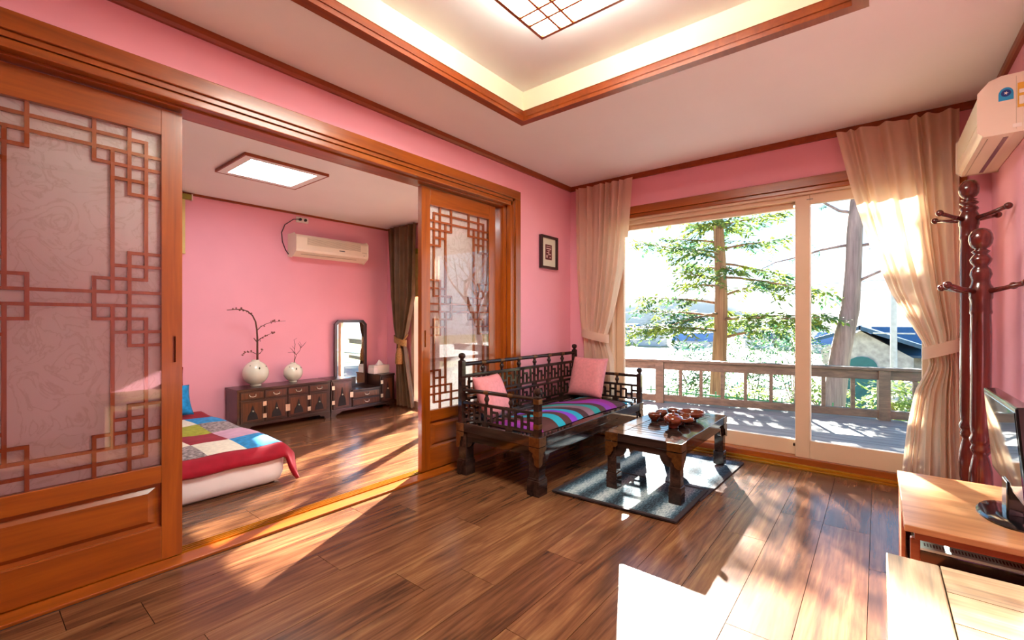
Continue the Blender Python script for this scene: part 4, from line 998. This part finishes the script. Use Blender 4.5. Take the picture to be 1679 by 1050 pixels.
MB().prism([(2.8915+(.008 if i % 2 == 0 else .0035)*math.cos(i*math.pi/5), 2.130+(.008 if i % 2 == 0 else .0035)*math.sin(i*math.pi/5)) for i in range(10)], 'y', y0-.003, y0-.002).build('sticker_star', 'sticker_white', s1_)
s2_ = MB().box(2.927, 2.97, y0-.0015, y0, 2.055, 2.165).build('rating_label', 'sticker_yellow', a2)
MB().box(2.932, 2.968, y0-.0022, y0-.001, 2.068, 2.105).build('label_field', 'sticker_white', s2_); MB().box(2.932, 2.968, y0-.0022, y0-.001, 2.118, 2.135).build('label_field', 'sticker_white', s2_)
MB().box(2.912, 2.94, y0-.0015, y0, 1.968, 1.985).build('small_label', 'sticker_white', a2)
MB().tube([(2.87, 3.74, 2.0), (2.84, 3.78, 1.96), (2.85, 3.82, 2.02), (2.90, 3.83, 2.12), (2.93, 3.80, 2.18)], .006, n=6).build('cable', 'grey_plastic', a2, smooth='all')

# ------------------------------------------------------------------ coat stands
def coat_stand(x, y, top, pegz, s_, label, rot):
    t = thing('coat_stand', label, 'coat stand', (x, y, 0), group=None)
    def Pz(z): return z
    prof = [(.03, .10), (.036, .12), (.030, .16), (.040, .20), (.050, .25), (.056, .32), (.053, .38), (.042, .43), (.034, .455), (.044, .47), (.050, .485), (.042, .50), (.052, .515), (.054, .53), (.044, .55), (.048, .57), (.050, .60)]
    up = [(.050, pegz-.20), (.047, pegz-.11), (.053, pegz-.10), (.050, pegz-.085), (.050, pegz-.04), (.055, pegz-.03), (.055, pegz+.02), (.046, pegz+.035)]
    rest = top-.105-(pegz+.035)
    fin = [(.042, .12), (.052, .28), (.046, .42), (.032, .52), (.048, .64), (.052, .72), (.040, .82), (.030, .88), (.044, .95), (.030, 1.)]
    ball_ = [(.026, top-.100), (.040, top-.094), (.052, top-.078), (.057, top-.056), (.054, top-.034), (.042, top-.014), (.022, top-.003), (.001, top)]
    pr_ = prof+[(.048, (.6+pegz-.2)/2)]+up+[(r_, pegz+.035+f_*rest) for r_, f_ in fin]+ball_
    MB().lathe([(r_*s_, z) for r_, z in pr_], (x, y, 0), 24).build('post', 'stand_wood', t, smooth='all')
    for i in range(4):
        a = rot+i*math.pi/2; d = Vector((math.cos(a), math.sin(a), 0)); p = Vector((x, y, pegz))
        g_ = MB().tube([p+d*.03, p+d*.10+Vector((0, 0, .012)), p+d*.175+Vector((0, 0, .03))], [.013, .010, .011], n=10).build('peg', 'stand_wood', t, smooth='all')
        e_ = p+d*.178+Vector((0, 0, .031)); MB().ball(e_, .0175, 12).build('peg_knob', 'stand_wood', g_, smooth='all')
    for i in range(4):
        a = rot+i*math.pi/2; d = Vector((math.cos(a), math.sin(a), 0)); p = Vector((x, y, 0))
        MB().tube([p+d*.02+Vector((0, 0, .13)), p+d*.06+Vector((0, 0, .11)), p+d*.10+Vector((0, 0, .05)), p+d*.135+Vector((0, 0, .016))], [.022, .02, .017, .016], n=8).build('foot', 'stand_wood', t, smooth='all')
coat_stand(2.822, 3.08, 1.54, 1.235, .76, 'shorter turned dark red wooden coat stand beside the television', R(45))
coat_stand(2.824, 3.46, 1.862, 1.645, .76, 'taller turned dark red wooden coat stand by the wide curtain', R(45))

# ------------------------------------------------------------------ TV cabinet, television, near table
tc = thing('tv_cabinet', 'low wooden cabinet with pale board top under the television', 'cabinet', (2.73, 2.33, 0))
MB().box(2.508, 2.955, 1.985, 2.68, .398, .42).build('top', 'board_light', tc, bevel=.003)
MB().box(2.535, 2.945, 2.012, 2.655, .368, .398).build('top_apron', 'board_red', tc, bevel=.003)
MB().box(2.525, 2.945, 2.63, 2.655, .0, .368).build('side_panel', 'board_red', tc)
for x in (2.525, 2.92): MB().box(x, x+.025, 2.02, 2.045, 0, .368).build('leg', 'board_red', tc, bevel=.003)
MB().box(2.93, 2.945, 2.045, 2.63, 0, .368).build('back_panel', 'board_red', tc)
MB().box(2.535, 2.93, 2.03, 2.63, .12, .14).build('shelf', 'board_red', tc)
sb = thing('set_top_box', 'mint grey vented set-top box on the shelf under the television', 'electronics', (2.70, 2.38, .14))
MB().box(2.545, 2.86, 2.265, 2.50, .14, .242).build('case', 'black_plastic', sb, bevel=.003)
tp_ = MB().box(2.543, 2.862, 2.263, 2.502, .242, .252).build('top_plate', 'mint_plastic', sb, bevel=.002)
for i in range(32): bar('vent_slot', 'grey_plastic', tp_, 2.575+i*.0085, 2.579+i*.0085, 2.285, 2.315, .2521, .2528)
MB().box(2.512, 2.524, 2.34, 2.63, .06, .368).build('front_panel', 'board_red', tc)  # panel added to keep the sun off the set-top box
tv = thing('television', 'black flat-screen television on an oval glossy foot', 'television', (2.80, 2.29, .42))
tv_b = MB().box(-.012, .03, -.265, .265, 0, .31); o = tv_b.build('housing', 'black_plastic', tv, bevel=.006, rel=False)
o.location = (.0, .0, .105); o.rotation_euler = (0, R(-4.5), 0)
o2 = MB().box(-.0135, -.0118, -.247, .247, .018, .292).build('screen', 'screen', o, rel=False)
q = MB().lathe([(.001, 0), (1, 0), (1, .35), (.93, .8), (.6, 1.), (.001, 1.05)], (0, 0, 0), 40, cap=False)
bmesh.ops.scale(q.bm, vec=(.088, .145, .016), verts=q.bm.verts)
q.build('foot', 'black_plastic', tv, smooth=True, rel=False)
MB().box(-.02, .025, -.04, .04, .012, .13).build('neck', 'black_plastic', tv, bevel=.006, rel=False)
nt = thing('side_table', 'rustic plank-top wooden table in front of the television cabinet', 'table', (2.70, 1.25, 0))
MB().box(2.458, 2.572, .75, 1.715, .385, .42).build('edge_plank', 'rustic_y', nt, bevel=.004)
y = 1.715
for w_ in (.155, .15, .16, .15, .16, .19):
    bar('plank', 'rustic_x', nt, 2.5745, 2.95, max(y-w_+.0025, .75), y-.0005, .387, .4195); y -= w_
for (x, y) in ((2.475, .78), (2.475, 1.63), (2.88, .78), (2.88, 1.63)): MB().box(x, x+.055, y, y+.055, 0, .387).build('leg', 'rustic_y', nt, bevel=.004)
MB().box(2.49, 2.92, 1.645, 1.67, .31, .387).build('apron', 'rustic_x', nt); MB().box(2.485, 2.51, .82, 1.65, .31, .387).build('apron', 'rustic_y', nt)
bx_ = thing('gift_box', 'upright purple and red box with dark lid on the rustic table', 'box', (2.77, 1.60, .42))
MB().box(2.725, 2.87, 1.575, 1.66, .42, .52).build('body', 'purple_card', bx_, bevel=.003)
MB().box(2.723, 2.872, 1.573, 1.662, .52, .60).build('lid', 'teal_card', bx_, bevel=.003)
MB().box(2.7235, 2.725, 1.58, 1.655, .43, .462).build('side_print', 'red_card', bx_)

# ------------------------------------------------------------------ bedroom furniture
CXf = -2.332; CXb = BX+.02
def hinge(parent, y, z, s_=.02): MB().box(CXf, CXf+.004, y-s_*.9, y+s_*.9, z-s_, z+s_).build('hinge', 'pale_brass', parent, bevel=.001)
def door_(parent, y0, y1, z0, z1, hinge_y=None, plate=True):
    d = MB().box(CXf-.004, CXf+.008, y0, y1, z0, z1).build('door', 'cabinet_dark', parent, bevel=.002)
    MB().box(CXf+.008, CXf+.0095, y0+.022, y1-.022, z0+.022, z1-.022).build('door_panel', 'cabinet_burl', d)
    yc = (y0+y1)/2; hh = z1-z0; w = min(.05, (y1-y0)*.24)
    q = MB().prism([(yc-w, z0+.03), (yc+w, z0+.03), (yc+w*.8, z0+.36*hh), (yc+w*.35, z0+.52*hh), (yc+w*.18, z0+.70*hh), (yc, z0+.80*hh), (yc-w*.18, z0+.70*hh), (yc-w*.35, z0+.52*hh), (yc-w*.8, z0+.36*hh)], 'x', CXf+.0095, CXf+.012); q.build('pagoda_plate', 'black_iron', d)
    MB().ball((CXf+.017, yc, z0+.52*hh), .0095, 10).build('knob', 'pale_brass', d, smooth='all')
    if hinge_y is not None:
        for f_ in (.25, .8): MB().box(CXf+.009, CXf+.0125, hinge_y-.017, hinge_y+.017, z0+f_*hh-.022, z0+f_*hh+.022).build('hinge', 'pale_brass', d, bevel=.001)
def pull(parent, y, z):
    MB().tube([(CXf+.012, y-.03, z+.01), (CXf+.02, y-.026, z-.008), (CXf+.022, y, z-.014), (CXf+.02, y+.026, z-.008), (CXf+.012, y+.03, z+.01)], .0042, n=6).build('pull', 'pale_brass', parent, smooth='all')
c1 = thing('low_cabinet', 'long dark wooden cabinet with four drawers and four doors under the vases', 'cabinet', (-2.49, 2.165, 0))
y0, y1 = 1.69, 2.635
MB().box(CXb, CXf+.012, y0-.008, y1, .402, .425).build('top', 'cabinet_dark', c1, bevel=.004)
MB().box(CXb, CXf-.004, y0, y1, .075, .402).build('body', 'cabinet_dark', c1)
MB().box(CXb, CXf+.004, y0, y1, .052, .082).build('base_rail', 'cabinet_dark', c1, bevel=.003)
for a, b_ in ((y0, y0+.10), (y1-.10, y1)):
    sg = 1 if a == y0 else -1; e0 = a if sg > 0 else b_
    MB().prism([(e0, .0), (e0, .055), (e0+sg*.13, .055), (e0+sg*.10, .035), (e0+sg*.07, .03), (e0+sg*.055, .0)], 'x', CXf-.02, CXf+.004).build('bracket_foot', 'cabinet_dark', c1)
    MB().box(CXb, CXb+.05, a, b_, 0, .055).build('bracket_foot', 'cabinet_dark', c1)
w_ = (y1-y0-.04)/4
for i in range(4):
    a = y0+.02+i*w_
    d_ = MB().box(CXf-.004, CXf+.008, a+.004, a+w_-.004, .318, .394).build('drawer', 'cabinet_dark', c1, bevel=.003)
    MB().box(CXf+.008, CXf+.0095, a+.016, a+w_-.016, .330, .382).build('drawer_panel', 'cabinet_burl', d_)
    pull(d_, a+w_/2, .358)
    door_(c1, a+.005, a+w_-.005, .088, .308, hinge_y=(a+w_-.0 if i in (0, 2) else None))
bar('lock_plate', 'pale_brass', c1, CXf+.008, CXf+.013, y0+.02+2*w_-.022, y0+.02+2*w_+.022, .155, .225)
c2 = thing('low_cabinet', 'dark wooden vanity cabinet with two drawers in a stepped-down middle', 'cabinet', (-2.49, 3.09, 0))
y0, y1 = 2.645, 3.50; ya, yb = 2.905, 3.285
for a, b_ in ((y0, ya), (yb, y1)):
    MB().box(CXb, CXf+.012, a, b_, .402, .425).build('top', 'cabinet_dark', c2, bevel=.004)
    MB().box(CXb, CXf-.004, a+.003, b_-.003, .075, .402).build('body', 'cabinet_dark', c2)
    door_(c2, a+.022, b_-.022, .088, .392, hinge_y=a+.022)
MB().box(CXb, CXf+.008, ya, yb, .262, .28).build('middle_top', 'cabinet_dark', c2, bevel=.003)
MB().box(CXb, CXf-.004, ya, yb, .075, .262).build('middle_body', 'cabinet_dark', c2)
MB().box(CXb, CXf+.004, y0, y1, .052, .082).build('base_rail', 'cabinet_dark', c2, bevel=.003)
for a, b_ in ((y0, y0+.10), (y1-.10, y1)):
    sg = 1 if a == y0 else -1; e0 = a if sg > 0 else b_
    MB().prism([(e0, .0), (e0, .055), (e0+sg*.13, .055), (e0+sg*.10, .035), (e0+sg*.07, .03), (e0+sg*.055, .0)], 'x', CXf-.02, CXf+.004).build('bracket_foot', 'cabinet_dark', c2)
    MB().box(CXb, CXb+.05, a, b_, 0, .055).build('bracket_foot', 'cabinet_dark', c2)
for i in range(2):
    z = .09+i*.086
    d_ = MB().box(CXf-.004, CXf+.008, ya+.006, yb-.006, z, z+.08).build('drawer', 'cabinet_dark', c2, bevel=.003)
    MB().box(CXf+.008, CXf+.0095, ya+.02, yb-.02, z+.012, z+.068).build('drawer_panel', 'cabinet_burl', d_); pull(d_, (ya+yb)/2, z+.045)
bar('lock_plate', 'pale_brass', c2, CXf+.009, CXf+.014, ya-.03, ya+.008, .20, .26)
# mirror standing on the vanity step
mi = thing('vanity_mirror', 'tall dark-framed mirror with cut corners standing on the vanity cabinet', 'mirror', (-2.60, 3.04, .28))
my0, my1, mz0, mz1, c_ = 2.83, 3.262, .2815, 1.10, .05; mxx = -2.595
outer = [(my0, mz0), (my1, mz0), (my1, mz1-c_), (my1-c_, mz1), (my0+c_, mz1), (my0, mz1-c_)]
i_ = .032; inner = [(my0+i_, mz0+i_), (my1-i_, mz0+i_), (my1-i_, mz1-c_-i_*.4), (my1-c_-i_*.4, mz1-i_), (my0+c_+i_*.4, mz1-i_), (my0+i_, mz1-c_-i_*.4)]
q = MB(); n6 = 6
for k_ in range(6):
    q.prism([outer[k_], outer[(k_+1) % 6], inner[(k_+1) % 6], inner[k_]], 'x', mxx-.012, mxx+.018)
q.build('frame', 'frame_dark', mi)
MB().prism(inner, 'x', mxx-.012, mxx+.004).build('mirror_pane', 'mirror_glass', mi)
MB().box(-2.628, -2.58, 2.98, 3.11, .2815, .40).build('support', 'frame_dark', mi)
ts = thing('tissue_box', 'pale tissue box with white tissue pulled up on the vanity cabinet', 'tissue box', (-2.48, 3.38, .425))
MB().box(-2.545, -2.42, 3.262, 3.49, .4255, .53).build('box', 'tissue_box_mat', ts, bevel=.006)
MB().box(-2.5455, -2.4185, 3.259, 3.31, .43, .50).build('side_print', 'sticker_white', ts)
q = MB(); rnd = random.Random(3)
q.verts([(-2.50, 3.33, .528), (-2.46, 3.33, .528), (-2.46, 3.43, .528), (-2.50, 3.43, .528), (-2.485, 3.375, .595), (-2.475, 3.40, .575), (-2.48, 3.35, .56)], [(0, 1, 6), (1, 2, 5, 4), (1, 4, 6), (2, 3, 5), (3, 0, 4, 5), (0, 6, 4)])
q.build('tissue', 'tissue_paper', ts)
# vases
def vase(c, r_, h, label):
    t = thing('vase', label, 'vase', c, group='white moon-jar vases')
    prof = [(.001, 0), (r_*.42, 0), (r_*.44, h*.05), (r_*.40, h*.075)]
    for i in range(13):
        a = -1.15+i*(2.40/12); prof.append((r_*math.cos(a)*(1.0), h*.08+(h*.86)*(math.sin(a)+math.sin(1.15))/(math.sin(1.25)+math.sin(1.15))))
    prof += [(r_*.30, h*.965), (r_*.29, h), (r_*.24, h), (r_*.22, h*.94)]
    MB().lathe(prof, c, 36, cap=False).build('body', 'porcelain', t, smooth='all')
    rnd = random.Random(int(c[1]*100)); 
    for az, zf, s_ in ((-.05, .70, .012), (.75, .74, .008), (-.9, .80, .007)):
        zz = zf; a = math.asin(max(-1, min(1, (zz-.08)/.86*(math.sin(1.25)+math.sin(1.15))-math.sin(1.15)))); rr = r_*math.cos(a)
        q = MB().ball((c[0]+rr*math.cos(az), c[1]+rr*math.sin(az), c[2]+h*zf), s_, 8, (.35, .7, 1.2)); q.build('painted_spot', 'porcelain_spot', t, smooth='all')
    return t
v1c = (-2.49, 1.915, .4255); v2c = (-2.49, 2.295, .4255)
vase(v1c, .121, .268, 'larger round white vase with blossom branch'); vase(v2c, .096, .212, 'smaller round white vase with thin twigs')
br = thing('blossom_branch', 'curved dark branch with small buds standing in the larger vase', 'branch', (v1c[0], v1c[1], v1c[2]+.24))
def on(y, z): return Vector((-2.47, y, z))
X_ = lambda px, py: None
def pix(px, py):   # point on the plane x=-2.47 seen at this photo position
    th_ = R(39.1); a = (px-839.5)/738.0; d = Vector((-math.sin(th_)+a*math.cos(th_), math.cos(th_)+a*math.sin(th_), (525.3-py)/738.0))
    t_ = (-2.47-2.44)/d.x; return Vector((2.44, 0, 1.1))+d*t_
q = MB(); qf = []
def twig(pts, r0, r1, mb):
    P_ = [pix(*p) for p in pts]; n = len(P_); mb.tube(P_, [r0+(r1-r0)*i/(n-1) for i in range(n)], n=6); return P_
st_ = twig([(422, 592), (422, 575), (422, 555), (421, 540), (419, 528), (414, 518), (406, 511), (397, 508), (385, 508), (372, 509)], .011, .003, q)
t2 = twig([(421, 543), (428, 536), (438, 531), (450, 528), (468, 527)], .0045, .0015, q)
t3 = twig([(422, 560), (430, 554), (440, 549), (450, 546)], .0045, .0015, q)
t4 = twig([(422, 582), (414, 578), (404, 578), (395, 583)], .004, .0015, q)
t5 = twig([(422, 562), (416, 555)], .006, .004, q); t6 = twig([(423, 582), (429, 577), (430, 573)], .004, .0015, q)
q.build('stem', 'twig', br, smooth='all')
rnd = random.Random(12); q = MB()
for P_ in (st_[5:], t2[1:], t3, t4[1:], t6):
    for a, b_ in zip(P_, P_[1:]):
        for _ in range(3):
            c = a.lerp(b_, rnd.random())+Vector((rnd.uniform(-.01, .01), rnd.uniform(-.014, .014), rnd.uniform(-.012, .014))); q.ball(c, rnd.uniform(.005, .0105), 6)
q.build('buds', 'blossom', br, smooth='all')['kind'] = 'stuff'
br2 = thing('twig_spray', 'thin reddish twigs standing in the smaller vase', 'branch', (v2c[0], v2c[1], v2c[2]+.19)); q = MB()
for pts in ([(482, 596), (484, 580), (483, 573), (479, 568)], [(482, 596), (486, 582), (492, 575), (494, 566), (491, 561)], [(486, 582), (480, 578), (472, 579)], [(492, 572), (499, 565), (502, 561)], [(483, 574), (484, 565), (482, 558), (487, 555)], [(493, 570), (489, 563)], [(484, 580), (478, 573), (475, 571)]): twig(pts, .0032, .0012, q)
q.build('stem', 'twig', br2, smooth='all')
# roller blind
rb_ = thing('roller_blind', 'yellow roller blind with green headbox on the bedroom wall', 'blind', (BX, 1.0, BH))
MB().box(BX+.002, BX+.05, .62, 1.395, BH-.07, BH-.022).build('headbox', 'blind_green', rb_, bevel=.004)
MB().box(BX+.02, BX+.023, .63, 1.35, 1.74, BH-.06).build('blind_cloth', 'blind_yellow', rb_)
MB().box(BX+.014, BX+.03, .63, 1.352, 1.725, 1.745).build('bottom_bar', 'blind_yellow', rb_, bevel=.003)
MB().box(BX+.004, BX+.052, 1.395, 1.405, BH-.075, BH-.018).build('end_cap', 'sticker_white', rb_)

# bed
bd = thing('mattress', 'low white-sheeted mattress bed on the bedroom floor', 'bed', (-1.68, .72, 0))
q = MB()
bxA, bxB, byA, byB, bh = -2.62, -.70, .03, 1.42, .235
n_ = 48
def ringpt(k_, ins, r_):
    # rounded rectangle
    L_ = []
    cs_ = [(bxB-ins-r_, byB-ins-r_, 0), (bxA+ins+r_, byB-ins-r_, 90), (bxA+ins+r_, byA+ins+r_, 180), (bxB-ins-r_, byA+ins+r_, 270)]
    for cx, cy, a0 in cs_:
        for i in range(9):
            a = R(a0+90*i/8); L_.append((cx+r_*math.cos(a), cy+r_*math.sin(a)))
    return L_
prof = [(.05, 0), (.015, .02), (.0, .07), (.0, .15), (.004, .195), (.02, .222), (.05, .235)]
rings = [[(x, y, z) for x, y in ringpt(0, ins, .07)] for ins, z in prof]
vs = [p for r_ in rings for p in r_]; m_ = len(rings[0]); fs = []
for j in range(len(rings)-1):
    for i in range(m_): fs.append((j*m_+i, j*m_+(i+1) % m_, (j+1)*m_+(i+1) % m_, (j+1)*m_+i))
fs += [tuple(range(m_-1, -1, -1)), tuple((len(rings)-1)*m_+i for i in range(m_))]
q.verts(vs, fs).build('body', 'sheet_white', bd, smooth='all')
def qz(x, y):
    z = .262+.006*math.sin(x*9+y*4)+.004*math.sin(y*17-x*3)
    ex = max(0, x-(-.735)); ey = max(0, y-1.405)
    z -= min(.07, 9*ex*ex+.35*ex)+min(.08, 7*ey*ey+.5*ey)
    if ex > 0 and ey > 0: z -= min(.10, 30*ex*ey)
    return z
qt = thing('quilt', 'red-bordered patchwork quilt in blue, cream, olive and mauve on the mattress', 'quilt', (-1.5, .8, .25))
def quilt_grid(x0, x1, y0, y1, nu, nv, dz, puff=0):
    def f(u, v):
        x = x0+(x1-x0)*u; y = y0+(y1-y0)*v; return (x, y, qz(x, y)+dz+puff*(1-abs(2*u-1)**4)*(1-abs(2*v-1)**4))
    return f
q = MB().grid(quilt_grid(-2.40, -.655, .03, 1.485, 70, 60, 0), 70, 60)
o = q.build('cover', 'quilt_red', qt, smooth='all', recalc=False)
sm = o.modifiers.new('thick', 'SOLIDIFY'); sm.thickness = .022; sm.offset = -1
xsq = [-2.08, -1.75, -1.42, -1.09, -.765]; ysq = [1.42-.225*i for i in range(6)]
cols = [['quilt_blue', 'quilt_pattern', 'quilt_mauve', 'quilt_blue'], ['quilt_cream', 'quilt_olive', 'quilt_darkred', 'quilt_cream'], ['quilt_mauve', 'quilt_blue', 'quilt_cream', 'quilt_pattern'], ['quilt_darkred', 'quilt_cream', 'quilt_blue', 'quilt_olive'], ['quilt_blue', 'quilt_mauve', 'quilt_olive', 'quilt_darkred']]
for j in range(5):
    for i in range(4):
        MB().grid(quilt_grid(xsq[i], xsq[i+1], ysq[j+1], ysq[j], 10, 8, .002, .007), 10, 8).build('patch', cols[j][i], qt, smooth='all', recalc=False)
pillow('pillow', 'red bed pillow leaning against the bedroom wall', 'pillow', (-2.52, 1.04, .47), (.40, .56), .13, (0, R(74), 0), 'quilt_red')
pillow('pillow', 'blue bed pillow in front of the red pillow', 'pillow', (-2.26, 1.03, .40), (.28, .54), .11, (0, R(62), 0), 'quilt_blue')

# haze over the valley (real volume, far beyond the garden)
m = bpy.data.materials.new('valley_haze'); m.use_nodes = True; MATS['valley_haze'] = m
m.node_tree.nodes.remove(m.node_tree.nodes['Principled BSDF'])
vs_ = m.node_tree.nodes.new('ShaderNodeVolumeScatter'); vs_.inputs['Color'].default_value = (.70, .86, 1.0, 1); vs_.inputs['Density'].default_value = .0011
m.node_tree.links.new(vs_.outputs[0], m.node_tree.nodes['Material Output'].inputs['Volume'])
hz_ = MB().box(-480, 400, 148, 410, -6.2, 24).build('valley_haze', 'valley_haze'); tag(hz_, 'pale blue haze lying over the valley', 'haze', kind='stuff')
